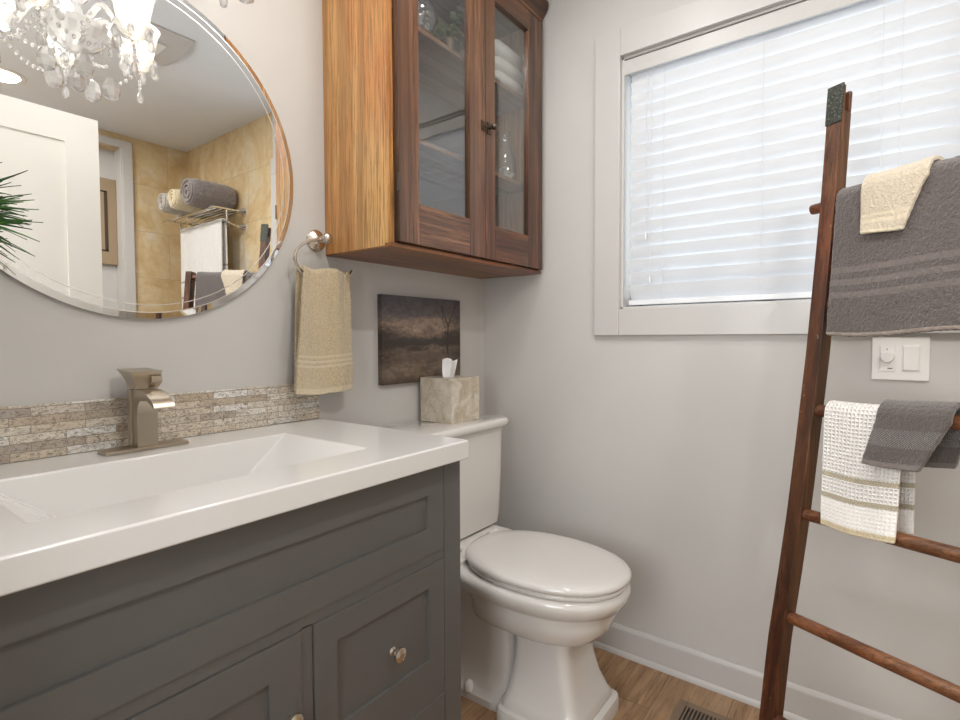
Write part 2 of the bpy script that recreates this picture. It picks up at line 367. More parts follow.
def struct(o): o['kind'] = 'structure'; return o
def bx(name, m, dims, parent=None, bev=.002): return B().box(*dims, bev=bev).build(name, m, parent, smooth=bool(bev))

# ------------------------------------------------------------------ room shell
XW = -1.745; YS = -2.58
def slabs(name, m, L):
    b = B()
    for d in L: b.box(*d)
    return struct(b.build(name, m))
struct(bx('floor', FLOORM, (XW-1.2, .12, YS-.2, .12, -.08, 0), bev=0)).location
slabs('ceiling', CEILM, [(XW-1.2, .12, YS-.2, .12, CEIL, CEIL+.08)])
slabs('wall_north', WALL, [(XW-1.2, .12, 0, .12, 0, CEIL)])
WY0, WY1, WZ0, WZ1 = -.578, -1.46, 1.192, 2.03
TY = -1.52
slabs('wall_east', WALL, [(0, .12, 0, WY0, 0, CEIL), (0, .12, WY0, WY1, 0, WZ0), (0, .12, WY0, WY1, WZ1, CEIL), (0, .12, WY1, TY, 0, CEIL)])
slabs('wall_east_tiled', TILE, [(0, .12, TY, YS, 0, CEIL)])
NX0, NX1, NZ = -.394, -1.10, 2.302
slabs('wall_south', TILE, [(.12, NX0, YS, YS-.12, 0, CEIL), (NX0, NX1, YS, YS-.12, NZ, CEIL), (NX1, XW-.1, YS, YS-.12, 0, CEIL)])
slabs('wall_closet', WALL, [(NX0+.05, NX1-.05, YS-.10, YS-.14, 0, CEIL)])
DY0, DY1, DZ = -.64, -1.44, 2.04
slabs('wall_west', WALL, [(XW-.11, XW, 0, DY0, 0, CEIL), (XW-.11, XW, DY0, DY1, DZ, CEIL), (XW-.11, XW, DY1, YS-.12, 0, CEIL)])
slabs('wall_hallway', WALL, [(XW-1.25, XW-1.2, .12, -.5, 0, CEIL), (XW-1.25, XW-1.2, -1.6, YS-.2, 0, CEIL), (XW-1.25, XW-1.2, -.5, -1.6, 0, .8), (XW-1.25, XW-1.2, -.5, -1.6, 1.9, CEIL), (XW-1.2, XW-.11, YS-.15, YS-.2, 0, CEIL)])
# closet style casing seen in the mirror
c = B()
for d in ((NX0, NX0+.057, YS, YS+.018, 0, NZ+.045), (NX1-.057, NX1, YS, YS+.018, 0, NZ+.045), (NX1, NX0, YS, YS+.018, NZ, NZ+.045), (NX0-.008, NX0, YS-.10, YS+.012, 0, NZ), (NX1, NX1+.008, YS-.10, YS+.012, 0, NZ)): c.box(*d, bev=.002)
struct(c.build('door_2', TRIM))
# doorway casing and jamb by the camera
c = B()
for y in (DY0, DY1):
    s_ = 1 if y == DY0 else -1
    c.box(XW-.11, XW, y-s_*.018, y, 0, DZ, bev=.001); c.box(XW-.128, XW-.11, y-s_*.005, y+s_*.085, 0, DZ+.085, bev=.002)
c.box(XW-.128, XW-.11, DY0, DY1, DZ, DZ+.085, bev=.002); c.box(XW-.11, XW, DY0, DY1, DZ-.018, DZ, bev=.001)
struct(c.build('trim_doorway', TRIM))
# baseboards
def baseboard(name, L):
    b = B()
    for (p, q, n) in L:
        p = Vector((*p, 0)); q = Vector((*q, 0)); n = Vector((*n, 0))
        prof = [(0, 0), (.017, 0), (.0165, .008), (.013, .015), (.010, .018), (.010, .086), (.008, .093), (.004, .1013), (0, .1013)]
        b.prism([p+n*a+Vector((0, 0, z)) for a, z in prof], q-p)
    return struct(b.build(name, TRIM, smooth=True))
baseboard('baseboard_east', [((0, 0), (0, TY), (-1, 0))])
baseboard('baseboard_north', [((-.805, 0), (-.018, 0), (0, -1))])
baseboard('baseboard_west', [((XW, DY1-.02), (XW, YS), (1, 0))])
# window
b = B()
OY0, OZ0, OZ1 = -.4895, 1.1034, 2.1184
T = .018
b.box(-T, 0, OY0, WY0, OZ0, OZ1, bev=.0025); b.box(-T, 0, WY0, TY+.002, WZ1, OZ1, bev=.0025); b.box(-T, 0, WY0, TY+.002, OZ0, WZ0, bev=.0025); b.box(-T, 0, WY1, TY+.002, WZ0, WZ1, bev=.0025)
for d in ((0, .10, WY0, WY0-.008, WZ0, WZ1), (0, .10, WY1+.008, WY1, WZ0, WZ1), (0, .10, WY0, WY1, WZ1-.008, WZ1), (0, .10, WY0, WY1, WZ0, WZ0+.008)): b.box(*d, bev=.001)
win = struct(b.build('window_1', TRIM, smooth=True))
b = B()
for d in ((.085, .115, WY0-.008, WY0-.05, WZ0, WZ1), (.085, .115, WY1+.008, WY1+.05, WZ0, WZ1), (.085, .115, WY0, WY1, WZ1-.05, WZ1-.008), (.085, .115, WY0, WY1, WZ0+.008, WZ0+.05), (.085, .115, -.99, -1.03, WZ0, WZ1)): b.box(*d, bev=.002)
sash = b.build('window_sash', BLINDP, win)
B().box(.098, .102, WY0-.03, WY1+.03, WZ0+.03, WZ1-.03).build('window_pane', WGLASS, win)

b = B()
for d in ((-.42, -.5, .72, 1.98), (-1.6, -1.68, .72, 1.98), (-.5, -1.6, .72, .8), (-.5, -1.6, 1.9, 1.98), (-1.04, -1.06, .8, 1.9)): b.box(XW-1.2, XW-1.182, *d, bev=.002)
w2 = struct(b.build('added_hall_window', TRIM, smooth=True)); B().box(XW-1.228, XW-1.222, -.5, -1.6, .8, 1.9).build('window_pane', WGLASS, w2)  # made-up window, built only as a frame for the hall fill panel
# window blind
bl = thing('window_blind', (.035, -1.01, WZ0+.008), 'white horizontal slatted blind, nearly closed, hanging in the window', 'blind')
bx('valance', TRIM, (.002, .012, WY0-.006, WY1+.006, 1.972, WZ1-.012), bl, .001)
bx('head_rail', BLINDP, (.014, .062, WY0-.012, WY1+.012, 1.985, WZ1-.012), bl, .001)
bx('bottom_rail', BLINDP, (.014, .064, WY0-.022, WY1+.02, 1.205, 1.222), bl, .003)
pitch_s = .0424; SL = .052; tilt = math.radians(69)
k = 0; z = 1.249
while z < 1.975:
    rings = []
    for y in (WY0-.022, WY1+.02):
        ring = []
        for sgn in (1, -1):
            for j in range(7):
                t_ = (j/6-.5)*(1 if sgn > 0 else -1); bow = .004*(1-4*t_*t_)
                # room side edge up, window side edge down
                px = .036 + t_*SL*math.cos(tilt) - bow*math.sin(tilt) - sgn*.0007*math.sin(tilt); pz = z - t_*SL*math.sin(tilt) - bow*math.cos(tilt) - sgn*.0007*math.cos(tilt)
                ring.append((px, y, pz))
        rings.append(ring)
    B().loft(rings).build('slat', SLAT, bl, smooth=True); z += pitch_s
for y in (-.715, -1.0, -1.315):
    q = B()
    for x in (.012, .058): q.tube([(x, y, 1.21), (x, y, 1.99)], .0007, 5)
    q.build('ladder_cord', CORD, bl)
for y, z0 in ((-.675, 1.285), (-.66, 1.43), (-1.275, 1.30)):
    q = B(); q.tube([(.006, y, z0+.01), (.007, y, 1.99)], .0008, 5); cd = q.build('pull_cord', CORD, bl)
    if z0 > 1.3 or y > -1: B().lathe([(.001, .02), (.0035, .018), (.005, 0), (.004, -.003), (0, -.003)], (.006, y, z0-.008), seg=10).build('tassel', BLINDP, cd, smooth=True)

# door leaf (open into the room, seen in the mirror)
def shaker(b, x0, x1, z0, z1, yf, yb, st, rt, rb, rec=.006):
    """front face at yf; recessed flat panel"""
    s_ = 1 if yb > yf else -1
    for d in ((x0, x0+st, yf, yb, z0, z1), (x1-st, x1, yf, yb, z0, z1), (x0+st, x1-st, yf, yb, z1-rt, z1), (x0+st, x1-st, yf, yb, z0, z0+rb)): b.box(*d)
    b.box(x0+st-.002, x1-st+.002, yf+s_*rec, yb-s_*.001, z0+rb-.002, z1-rt+.002)
b = B(); shaker(b, -1.675, -.877, .012, 2.03, -1.425, -1.46, .118, .118, .2, .008)
leaf = struct(b.build('door_1', DOORM))
q = B(); q.lathe([(.026, 0), (.026, .006), (.010, .010), (.010, .03), (.026, .045), (.028, .058), (.018, .068), (0, .07)], (-.93, -1.425, .98), axis=(0, 1, 0), seg=24); q.build('door_handle', NICKEL, leaf, smooth=True)

# ------------------------------------------------------------------ vanity
VX0, VX1 = -1.735, -.7948; VF = -.5195; CT = .87; CB = .828
van = thing('bathroom_vanity', (-1.265, -.26, 0), 'charcoal grey painted shaker vanity cabinet under the white sink top', 'cabinet')
b = B()
b.box(VX0, VX0+.018, -.02, VF+.02, .0, CB); b.box(VX1-.018, VX1, -.003, VF+.0205, 0, CB); b.box(VX0, VX1, -.003, -.02, .09, CB); b.box(VX0, VX1, -.02, VF+.03, .09, .108)
b.box(VX0+.01, VX1-.01, VF+.07, VF+.085, 0, .09)
# face frame
FR = VF+.002
b.box(-.851, VX1, VF, VF+.022, 0, CB, bev=.0006); b.box(VX0, VX0+.05, VF, VF+.022, 0, CB, bev=.0006)
b.box(VX0+.05, -.851, VF, VF+.022, .821, CB, bev=0); b.box(VX0+.05, -.851, FR, VF+.022, .610, .632)
b.box(-1.214, -1.192, FR, VF+.022, .09, .612); b.box(VX0+.05, -.851, FR, VF+.022, .09, .12); b.box(-1.2, -.851, FR, VF+.022, .306, .343)
b.box(VX0+.05, -.851, VF+.0205, VF+.0225, .1, .82)
b.build('body', VAN, van, smooth=True)
def front(name, x0, x1, z0, z1, st, rt, rb):
    q = B(); shaker(q, x0, x1, z0, z1, VF-.001, VF+.018, st, rt, rb, .007); return q.build(name, VAN, van, smooth=True)
def knob(x, z, par):
    q = B(); q.lathe([(.0, 0), (.0085, 0), (.0085, .003), (.005, .006), (.005, .014), (.012, .018), (.0145, .022), (.014, .027), (.009, .030), (0, .0305)], (x, VF-.001+.0075, z), axis=(0, -1, 0), seg=24)
    return q.build('knob', NICKEL, par, smooth=True)
front('false_drawer_front', VX0+.052, -.8535, .6325, .8205, .05, .059, .057)
d = front('drawer', -1.190, -.8535, .3435, .6095, .048, .049, .059); knob(-1.005, .472, d)
d = front('drawer', -1.190, -.8535, .122, .3055, .048, .04, .045); knob(-1.02, .215, d)
d = front('door', -1.685, -1.2155, .122, .6085, .058, .058, .058); knob(-1.240, .476, d)

# counter top with integral sloping basin
ct = thing('sink_countertop', (-1.27, -.28, CB), 'glossy white vanity top with a shallow trough basin and ramped ends', 'sink')
X0, X1, Y0, Y1 = -1.742, -.805, -.003, -.5554
bX0, bX1, bY0, bY1 = -1.545, -1.0, -.150, -.440
fX0, fX1, fY0, fY1, fz = -1.40, -1.165, -.185, -.405, .755
bm = bmesh.new()
def ringv(x0, x1, y0, y1, z): return [bm.verts.new(p) for p in ((x0, y1, z), (x1, y1, z), (x1, y0, z), (x0, y0, z))]
R = [ringv(bX0+.03, bX1-.03, bY0-.03, bY1+.03, fz-.03), ringv(bX0-.02, bX1+.02, bY0+.02, bY1-.02, CB), ringv(X0, X1, Y0, Y1, CB), ringv(X0, X1, Y0, Y1, CT), ringv(bX0, bX1, bY0, bY1, CT), ringv(fX0, fX1, fY0, fY1, fz)]
bm.faces.new(R[5])
for a, c_ in zip(R[:-1], R[1:]):
    for i in range(4): bm.faces.new((a[i], a[(i+1) % 4], c_[(i+1) % 4], c_[i]))
bm.faces.new(R[0][::-1])
bmesh.ops.bevel(bm, geom=[e for e in bm.edges if not any(v in R[0] or v in R[1] for v in e.verts)], offset=.004, segments=3, affect='EDGES', profile=.5)
bmesh.ops.recalc_face_normals(bm, faces=bm.faces)
q = B(); q.bm.free(); q.bm = bm; q.build('countertop', SOLID, ct, smooth=True)
q = B(); q.lathe([(0, 0), (.026, 0), (.026, .003), (.02, .004), (.018, .001), (0, .001)], (-1.28, -.295, fz), seg=28); q.build('drain', NICKEL, ct, smooth=True)
tag(B().box(-1.742, -.805, -.0005, -.013, CT+.0005, CT+.103, bev=.0008).build('backsplash', MOSAIC), 'strip of beige travertine stick mosaic behind the sink top', 'backsplash')

# faucet
fa = thing('faucet', (-1.274, -.072, CT), 'brushed nickel waterfall faucet standing on the sink top', 'faucet')
B().box(-1.351, -1.197, -.047, -.095, CT+.0003, CT+.0075, bev=.002).build('base_plate', FAUC, fa, smooth=True)
xs0, xs1 = -1.297, -1.251; zb = CT+.0075
pts = [(-.052, zb), (-.052, zb+.118)]
for i in range(13):
    a = PI/2*i/12; pts.append((-.078-.075*math.sin(a), zb+.094+.026*math.cos(a)+.0*a))
pts += [(-.151, zb+.090)]
for i in range(12, -1, -1):
    a = PI/2*i/12; pts.append((-.092-.057*math.sin(a), zb+.066+.043*math.cos(a) if i < 12 else zb+.089))
pts += [(-.090, zb+.07), (-.088, zb)]
prof = [(y, z) for y, z in pts]
prof = [(-.052, zb), (-.052, zb+.114), (-.082, zb+.1165), (-.108, zb+.116), (-.132, zb+.111), (-.152, zb+.102), (-.166, zb+.092), (-.170, zb+.085), (-.165, zb+.084), (-.148, zb+.093), (-.130, zb+.099), (-.114, zb+.099), (-.100, zb+.094), (-.092, zb+.084), (-.089, zb+.066), (-.088, zb)]
B().prism([(xs0+.004, y, z) for y, z in prof], (xs1-xs0-.008, 0, 0)).build('spout_body', FAUC, fa, smooth=30)
# thin side cheeks give the column its raised arch outline
B().box(xs0, xs1, -.050, -.066, zb, zb+.1165, bev=.001).build('column', FAUC, fa, smooth=True)
# lever: flared saddle
rings = []
for i in range(11):
    t_ = i/10; zz = zb+.1175+.036*t_; fl = t_**2.2
    y0, y1 = -.046+.022*fl, -.088-.010*fl
    rings.append([(xs0+.002-.012*fl, y0, zz+.004*fl), (xs1-.002+.004*fl, y0, zz+.004*fl), (xs1-.002+.006*fl, y1, zz), (xs0+.002-.012*fl, y1, zz)])
B().loft(rings).build('lever_handle', FAUC, fa, smooth=30)
q = B(); q.prism([(xs1, -.06, zb+.120), (xs1, -.088, zb+.120), (xs1+.002, -.100, zb+.132), (xs1+.002, -.098, zb+.143), (xs1, -.085, zb+.147), (xs1, -.06, zb+.149)], (-.020, 0, 0)); q.build('lever_tip', FAUC, fa, smooth=30)

# ------------------------------------------------------------------ mirror
MC = Vector((-1.2438, 0, 1.509)); MR = .3694
mi = thing('round_mirror', (MC.x, 0, MC.z-MR), 'round frameless wall mirror with two etched rings along its rim', 'mirror')
B().lathe([(0, .0005), (MR-.0015, .0005), (MR, .004)], MC, axis=(0, -1, 0), seg=128).build('backing', VDARK, mi)
B().lathe([(0, .012), (MR-.013, .012)], MC, axis=(0, -1, 0), seg=160).build('mirror_glass', MIRR, mi)
B().lathe([(MR-.013, .012), (MR-.0005, .0095), (MR, .0085), (MR, .004)], MC, axis=(0, -1, 0), seg=160).build('bevelled_edge', BEVEL, mi, smooth=25)
for rr in (MR-.0145, MR-.031):
    B().lathe([(rr-.0009, .0120), (rr-.0009, .0124), (rr+.0009, .0124), (rr+.0009, .0120)], MC, axis=(0, -1, 0), seg=160).build('etched_ring', ETCH, mi)

# ------------------------------------------------------------------ draped cloth helper
def drape(name, m, P, d, out, width, front, back, rad, thick, slope=0.0, parent=None, amp=.004, seed=0, left=None, right=None, nu=40, disp=.0016, hem=.0):
    """P: left end of the cloth on the bar, d: unit direction along the bar, out: unit horizontal to the viewer's side"""
    P = Vector(P); d = Vector(d).normalized(); out = Vector(out).normalized(); rg = random.Random(seed)
    ph = [rg.uniform(0, 6.28) for _ in range(6)]
    R_ = rad+thick/2; path = []
    nb = max(4, int(back/.012)); nf = max(4, int(front/.012))
    for i in range(nb+1): path.append((-R_, -back+back*i/nb, 'b', back-back*i/nb))
    for i in range(1, 10): a = PI-PI*i/10; path.append((R_*math.cos(a), R_*math.sin(a), 't', 0))
    for i in range(nf+1): path.append((R_+slope*front*i/nf, -front*i/nf, 'f', front*i/nf))
    # arc length from the front hem
    L = [0]
    for a, c_ in zip(path[:-1], path[1:]): L.append(L[-1]+math.hypot(a[0]-c_[0], a[1]-c_[1]))
    tot = L[-1]
    bm = bmesh.new(); uvl = bm.loops.layers.uv.new('UVMap'); rows = []
    for (o_, z_, side, dr), l_ in zip(path, L):
        row = []; fr = (dr/front if side == 'f' else dr/back if side == 'b' else 0)
        lo = left(fr, side) if left else 0; hi = right(fr, side) if right else 0
        for j in range(nu+1):
            s_ = j/nu; xx = lo+(width+hi-lo)*s_
            wv = amp*fr*(math.sin(xx*38+ph[0])+.6*math.sin(xx*71+ph[1]+fr*1.5)) + amp*.3*math.sin(fr*9+ph[2]+xx*20)*fr
            sag = -.0015*math.sin(xx*30+ph[3])-(.004*fr*math.sin(xx*24+ph[4]) if fr > 0 else 0)
            v = bm.verts.new(P+d*xx+out*(o_+(wv if side == 'f' else -wv*.6))+Vector((0, 0, z_+sag))); row.append(v)
        rows.append(row)
    for i in range(len(rows)-1):
        for j in range(nu):
            fc = bm.faces.new((rows[i][j], rows[i][j+1], rows[i+1][j+1], rows[i+1][j]))
            for lp, (ii, jj) in zip(fc.loops, ((i, j), (i, j+1), (i+1, j+1), (i+1, j))):
                lv = tot-L[ii]
                if path[ii][2] == 'b': lv = back-(back-L[ii])  # measured from back hem
                lp[uvl].uv = (width*jj/nu, lv)
    q = B(); q.bm.free(); q.bm = bm; o = q.build(name, m, parent, smooth='all', weld=False)
    sd = o.modifiers.new('thick', 'SOLIDIFY'); sd.thickness = thick; sd.offset = 0; sd.use_even_offset = True
    bv = o.modifiers.new('round', 'BEVEL'); bv.width = thick*.42; bv.segments = 3; bv.limit_method = 'ANGLE'; bv.angle_limit = math.radians(50)
    if disp:
        ss = o.modifiers.new('sub', 'SUBSURF'); ss.levels = 2; ss.render_levels = 2; ss.subdivision_type = 'SIMPLE'
        tx = bpy.data.textures.get('pile') or bpy.data.textures.new('pile', 'CLOUDS'); tx.noise_scale = .006; tx.noise_depth = 1
        dm = o.modifiers.new('pile', 'DISPLACE'); dm.texture = tx; dm.strength = disp; dm.mid_level = .5; dm.texture_coords = 'LOCAL'
    return o

# ------------------------------------------------------------------ ladder
foot = Vector((-.4234, -1.0945, 0)); topc = Vector((-.235, -1.193, 1.674))
dv = (topc-foot).normalized(); side = Vector((-.4633, -.8862, .036)).normalized(); nrm = side.cross(dv).normalized()   # side: towards the right rail
if nrm.x > 0: nrm = -nrm
la = thing('wooden_ladder', (foot.x-.1, foot.y-.17, 0), 'rustic dark red-brown wooden ladder leaning in front of the window', 'ladder')
RW, RD = .033, .037
BEND = [(-.1, -.012), (0, -.012), (.23, -.010), (.41, -.008), (.57, .001), (.72, .008), (.91, .012), (1.07, .015), (1.40, .014), (1.66, .008), (2, .004)]
def bend(z):
    for (a, va), (b_, vb) in zip(BEND[:-1], BEND[1:]):
        if a <= z <= b_: return va+(vb-va)*(z-a)/(b_-a)
    return 0
def rail(base, length, notch, nm):
    Mx = Matrix((side, nrm, dv)).transposed().to_4x4(); Mx.translation = base
    q = B()
    if notch:
        q.box(-RW/2, RW/2, -RD/2, RD/2, 0, length-.058, bev=.0025, mat=Mx)
        q.box(-RW/2, RW/2, .006, RD/2, length-.060, length, bev=.003, mat=Mx)
        q.box(-RW/2, RW/2, -RD/2, -.008, length-.060, length-.008, bev=.003, mat=Mx)
    else: q.box(-RW/2, RW/2, -RD/2, RD/2, 0, length, bev=.0025, mat=Mx)
    for k in range(1, 24):
        bmesh.ops.bisect_plane(q.bm, geom=q.bm.verts[:]+q.bm.edges[:]+q.bm.faces[:], plane_co=(0, 0, k*.07), plane_no=(0, 0, 1))
    for v in q.bm.verts: v.co += side*bend(v.co.z)
    # trim the foot flat on the floor
    bmesh.ops.bisect_plane(q.bm, geom=q.bm.verts[:]+q.bm.edges[:]+q.bm.faces[:], plane_co=(0, 0, .0005), plane_no=(0, 0, -1), clear_outer=True)
    bmesh.ops.holes_fill(q.bm, edges=q.bm.edges[:])
    return q.build(nm, LAD, la, smooth=True), Mx
Lr = (topc-foot).length-.010
_, Mx = rail(foot-dv*.01, Lr+.01, True, 'rail')
q = B(); q.box(-RW/2-.0012, RW/2+.0012, .016, RD/2+.0022, Lr+.01-.088, Lr+.01+.001, bev=.0008, mat=Mx); 
for v in q.bm.verts: v.co += side*bend(v.co.z)
q.build('metal_cap', CAP, la, smooth=True)
SP = .40
rail(foot-dv*.01+side*SP, 1.445, False, 'rail')
RZ = [1.395, 1.166, .930, .699, .467, .235]
def rung_at(z): return foot+dv*(z/dv.z)+side*bend(z)
for z in RZ:
    p = rung_at(z); ext = .046 if z > 1.3 else .016
    B().tube([p-side*ext, p-side*(ext-.002), p+side*.2, p+side*(SP+.016), p+side*(SP+.018)], [.011, .0118, .0145, .0132, .0118] if z > 1.3 else [.0118, .0132, .0142, .0132, .0118], 14).build('rung', RUNG, la, smooth=True)
out = nrm.copy(); out.z = 0; out.normalize(); lean = foot-topc; SLP = .13

P5 = rung_at(RZ[0]); P3 = rung_at(RZ[2])
tg = drape('bath_towel', TAU, P5+side*.024, side, out, .325, .300, .27, .017, .013, .085, amp=.002, seed=2, nu=60, disp=.003)
tag(tg, 'large taupe grey bath towel folded over the top ladder rung', 'towel')
tc = drape('washcloth', CREAM, P5+side*.082+Vector((0, 0, .0005)), side, out, .108, .094, .09, .033, .009, .09, amp=.003, seed=5, nu=30, disp=.002,
           left=lambda fr, s_: .004*fr, right=lambda fr, s_: 0.010-.036*max(fr, 0)**.8 if s_ != 'b' else .01)
tag(tc, 'small cream washcloth draped over the taupe bath towel', 'towel')
tw = drape('hand_towel', WAFF, P3+side*.043, side, out, .150, .238, .245, .0165, .008, .112, amp=.004, seed=9, nu=40, disp=.001,
           left=lambda fr, s_: .010*fr if s_ != 'b' else .03*fr, right=lambda fr, s_: .004*fr if s_ != 'b' else -.002*max(fr, 0))
tag(tw, 'white waffle hand towel with tan stripes on the middle ladder rung', 'towel')
tk = drape('washcloth', GREY, P3+side*.150, side, out, .120, .089, .09, .026, .010, .20, amp=.005, seed=4, nu=30, disp=.0018,
           left=lambda fr, s_: -.012*fr, right=lambda fr, s_: .0-.040*fr if s_ != 'b' else -.018*fr)
tag(tk, 'small dark charcoal washcloth overlapping the white waffle towel', 'towel')

# ------------------------------------------------------------------ switch plate
sp = thing('light_switch', (0, -1.324, .985), 'white double wall plate with dimmer and rocker under the bath towel', 'switch')
B().box(-.006, -.0002, -1.266, -1.382, .984, 1.096, bev=.0025).build('wall_plate', WHITEP, sp, smooth=True)
dd = B().box(-.0085, -.005, -1.281, -1.314, 1.007, 1.074, bev=.0008).build('dimmer', WHITEP, sp, smooth=True)
B().lathe([(.015, 0), (.0145, .009), (.012, .011), (0, .011)], (-.0085, -1.2975, 1.043), axis=(-1, 0, 0), seg=24).build('dimmer_dial', WHITEP, dd, smooth=True)
q = B(); q.box(-.0088, -.0084, -1.283, -1.2835, 1.012, 1.07); q.box(-.0089, -.0084, -1.2965, -1.2985, 1.062, 1.065); q.box(-.0089, -.0084, -1.299, -1.309, 1.013, 1.0155); q.build('printed_mark', DARKM, dd)
rk = B().box(-.0072, -.005, -1.328, -1.364, 1.007, 1.074, bev=.0006); rk.box(-.0105, -.006, -1.330, -1.362, 1.010, 1.071, bev=.002); rk.build('rocker', WHITEP, sp, smooth=True)

# ------------------------------------------------------------------ wall cabinet
CX0, CX1, CF, CZ0, CZ1 = -.7677, -.015, -.269, 1.3335, 2.30
wc = thing('wall_cabinet', (-.391, -.135, CZ0), 'antique oak wall cabinet with two glass doors hung above the toilet', 'cabinet')
b = B(); b.box(CX0, CX0+.018, -.001, CF+.020, CZ0+.004, CZ1, bev=.001); b.build('side_panel', OAK_SIDE, wc, smooth=True)
b = B(); b.box(CX1-.018, CX1, -.001, CF+.020, CZ0+.004, CZ1, bev=.001); b.build('side_panel', OAK_SIDE, wc, smooth=True)
B().box(CX0+.018, CX1-.018, -.001, -.010, CZ0+.012, CZ1).build('back_panel', CABIN, wc)
B().box(CX0+.0005, CX1-.0005, -.001, CF-.006, CZ0, CZ0+.011, bev=.001).build('bottom_board', OAK_B, wc, smooth=True)
B().box(CX0+.018, CX1-.018, -.010, CF+.022, CZ1-.015, CZ1).build('top_board', OAK_H, wc)
B().box(CX0+.0185, CX1-.0185, -.010, CF+.022, CZ0+.0115, CZ0+.020).build('floor_board', SHELF, wc)
# face: outer stile at left is the slim edge strip
B().box(CX0, CX0+.014, CF+.020, CF, CZ0+.011, CZ1, bev=.001).build('edge_strip', OAK_SIDE, wc, smooth=True)
B().box(CX1-.012, CX1, CF+.020, CF, CZ0+.011, CZ1, bev=.001).build('edge_strip', OAK_V, wc, smooth=True)
B().box(CX0+.014, CX1-.012, CF+.020, CF, 2.235, CZ1, bev=.001).build('header_rail', OAK_H, wc, smooth=True)
q = B(); q.prism([(CX0-.001, -.0, CZ1-.06), (CX0-.001, CF-.002, CZ1-.06), (CX0-.001, CF-.008, CZ1-.05), (CX0-.001, CF-.010, CZ1-.04), (CX0-.001, CF-.030, CZ1-.015), (CX0-.001, CF-.034, CZ1+.0), (CX0-.001, CF-.034, CZ1+.012), (CX0-.001, 0, CZ1+.012)], (CX1-CX0+.006, 0, 0)); q.build('cornice', OAK_H, wc, smooth=30)
q = B(); q.box(CX0+.002, CX1, CF-.001, CF-.014, 2.243, 2.256, bev=.004); q.build('moulding', OAK_H, wc, smooth=True)
DFY = CF-.0015; DBK = CF-.0215
for (x0, x1, sl, sr, nm) in ((-.7535, -.3795, .0755, .0795, 'door'), (-.3775, -.028, .0505, .097, 'door')):
    z0, z1 = CZ0+.0135, 2.232; g0, g1 = 1.4560, 2.165
    dr_ = B().box(x0, x0+sl, CF-.0005, CF-.0205, z0, z1, bev=.0018).build(nm, OAK_V, wc, smooth=True)
    B().box(x1-sr, x1, CF-.0005, CF-.0205, z0, z1, bev=.0018).build('stile', OAK_V, dr_, smooth=True)
    B().box(x0+sl, x1-sr, CF-.0005, CF-.0205, z0, g0, bev=.0012).build('rail', OAK_H, dr_, smooth=True)
    B().box(x0+sl, x1-sr, CF-.0005, CF-.0205, g1, z1, bev=.0012).build('rail', OAK_H, dr_, smooth=True)
    B().box(x0+sl-.0, x1-sr+.0, CF-.008, CF-.011, g0, g1).build('glass_pane', PANE, dr_)
    if x0 < -.5:
        for hz in (1.50, 2.08): B().tube([(x0-.002, CF-.019, hz-.022), (x0-.002, CF-.019, hz+.022)], .0035, 10).build('hinge', DARKM, dr_, smooth=True)
    else:
        q = B(); q.box(-.372, -.352, CF-.0205, CF-.024, 1.735, 1.772, bev=.001); q.box(-.402, -.386, CF-.0205, CF-.0235, 1.738, 1.768, bev=.001)
        q.lathe([(.005, 0), (.004, .010), (.009, .016), (.010, .022), (.006, .027), (0, .028)], (-.362, CF-.023, 1.754), axis=(0, -1, 0), seg=16)
        q.tube([(-.362, CF-.034, 1.754), (-.378, CF-.036, 1.752), (-.396, CF-.032, 1.747)], [.005, .004, .003], 8)
        q.build('latch', DARKM, dr_, smooth=True)
for sz in (1.965, 1.657): B().box(CX0+.0185, CX1-.0185, -.0105, CF+.028, sz-.014, sz, bev=.001).build('shelf', SHELF, wc, smooth=True)

# things in the cabinet
def folded(x, z, w_, dp, h, label, grp=None):
    rings = []
    for i in range(13):
        t_ = i/12; y = -.236+dp*t_; e = 1-abs(2*t_-1)**6*.12
        ring = []
        for k in range(24):
            a = 2*PI*k/24; cx_ = math.copysign(abs(math.cos(a))**.45, math.cos(a)); cz_ = math.copysign(abs(math.sin(a))**.75, math.sin(a))
            ring.append((x+w_/2*cx_*e, y, z+h/2+h/2*cz_*e))
        rings.append(ring)
    o = B().loft(rings).build('folded_towel', WT2, smooth='all'); return tag(o, label, 'towel', grp)
folded(-.163, 1.9655, .195, .17, .042, 'folded white towel in the cabinet, lowest of its stack on the upper shelf', 'folded white towels in the cabinet')
folded(-.155, 2.0080, .205, .17, .048, 'folded white towel in the cabinet, middle of its stack on the upper shelf', 'folded white towels in the cabinet')
folded(-.168, 2.0565, .200, .165, .052, 'folded white towel in the cabinet, topmost of its stack on the upper shelf', 'folded white towels in the cabinet')
folded(-.20, 1.354, .150, .14, .046, 'white folded cloth on the cabinet floor behind the right glass door')
jr = thing('glass_jar', (-.128, -.190, 1.6575), 'clear glass bottle jar with white stones on the lower cabinet shelf', 'jar')
B().lathe([(0, .001), (.040, .001), (.044, .006), (.045, .05), (.043, .08), (.030, .12), (.022, .135), (.022, .165), (.026, .168), (.026, .176), (.020, .176)], (-.128, -.190, 1.6575), seg=28).build('jar_body', JARG, jr, smooth=True)
q = B()
for i in range(26):
    a = rnd.uniform(0, 6.28); rr = rnd.uniform(0, .028); q.ell((-.128+rr*math.cos(a), -.190+rr*math.sin(a), 1.668+rnd.uniform(0, .038)), .010, .008, .007, 8, 6)
q.build('white_stones', WT2, jr, smooth='all')['kind'] = 'stuff'
bw = thing('glass_ball_vase', (-.575, -.185, 1.9655), 'round glass ball vase with silvery filling on the upper cabinet shelf', 'vase')
B().lathe([(0, .001), (.030, .001), (.052, .02), (.064, .05), (.062, .08), (.045, .105), (.036, .112), (.040, .122)], (-.575, -.185, 1.9655), seg=32).build('vase_body', JARG, bw, smooth='all')
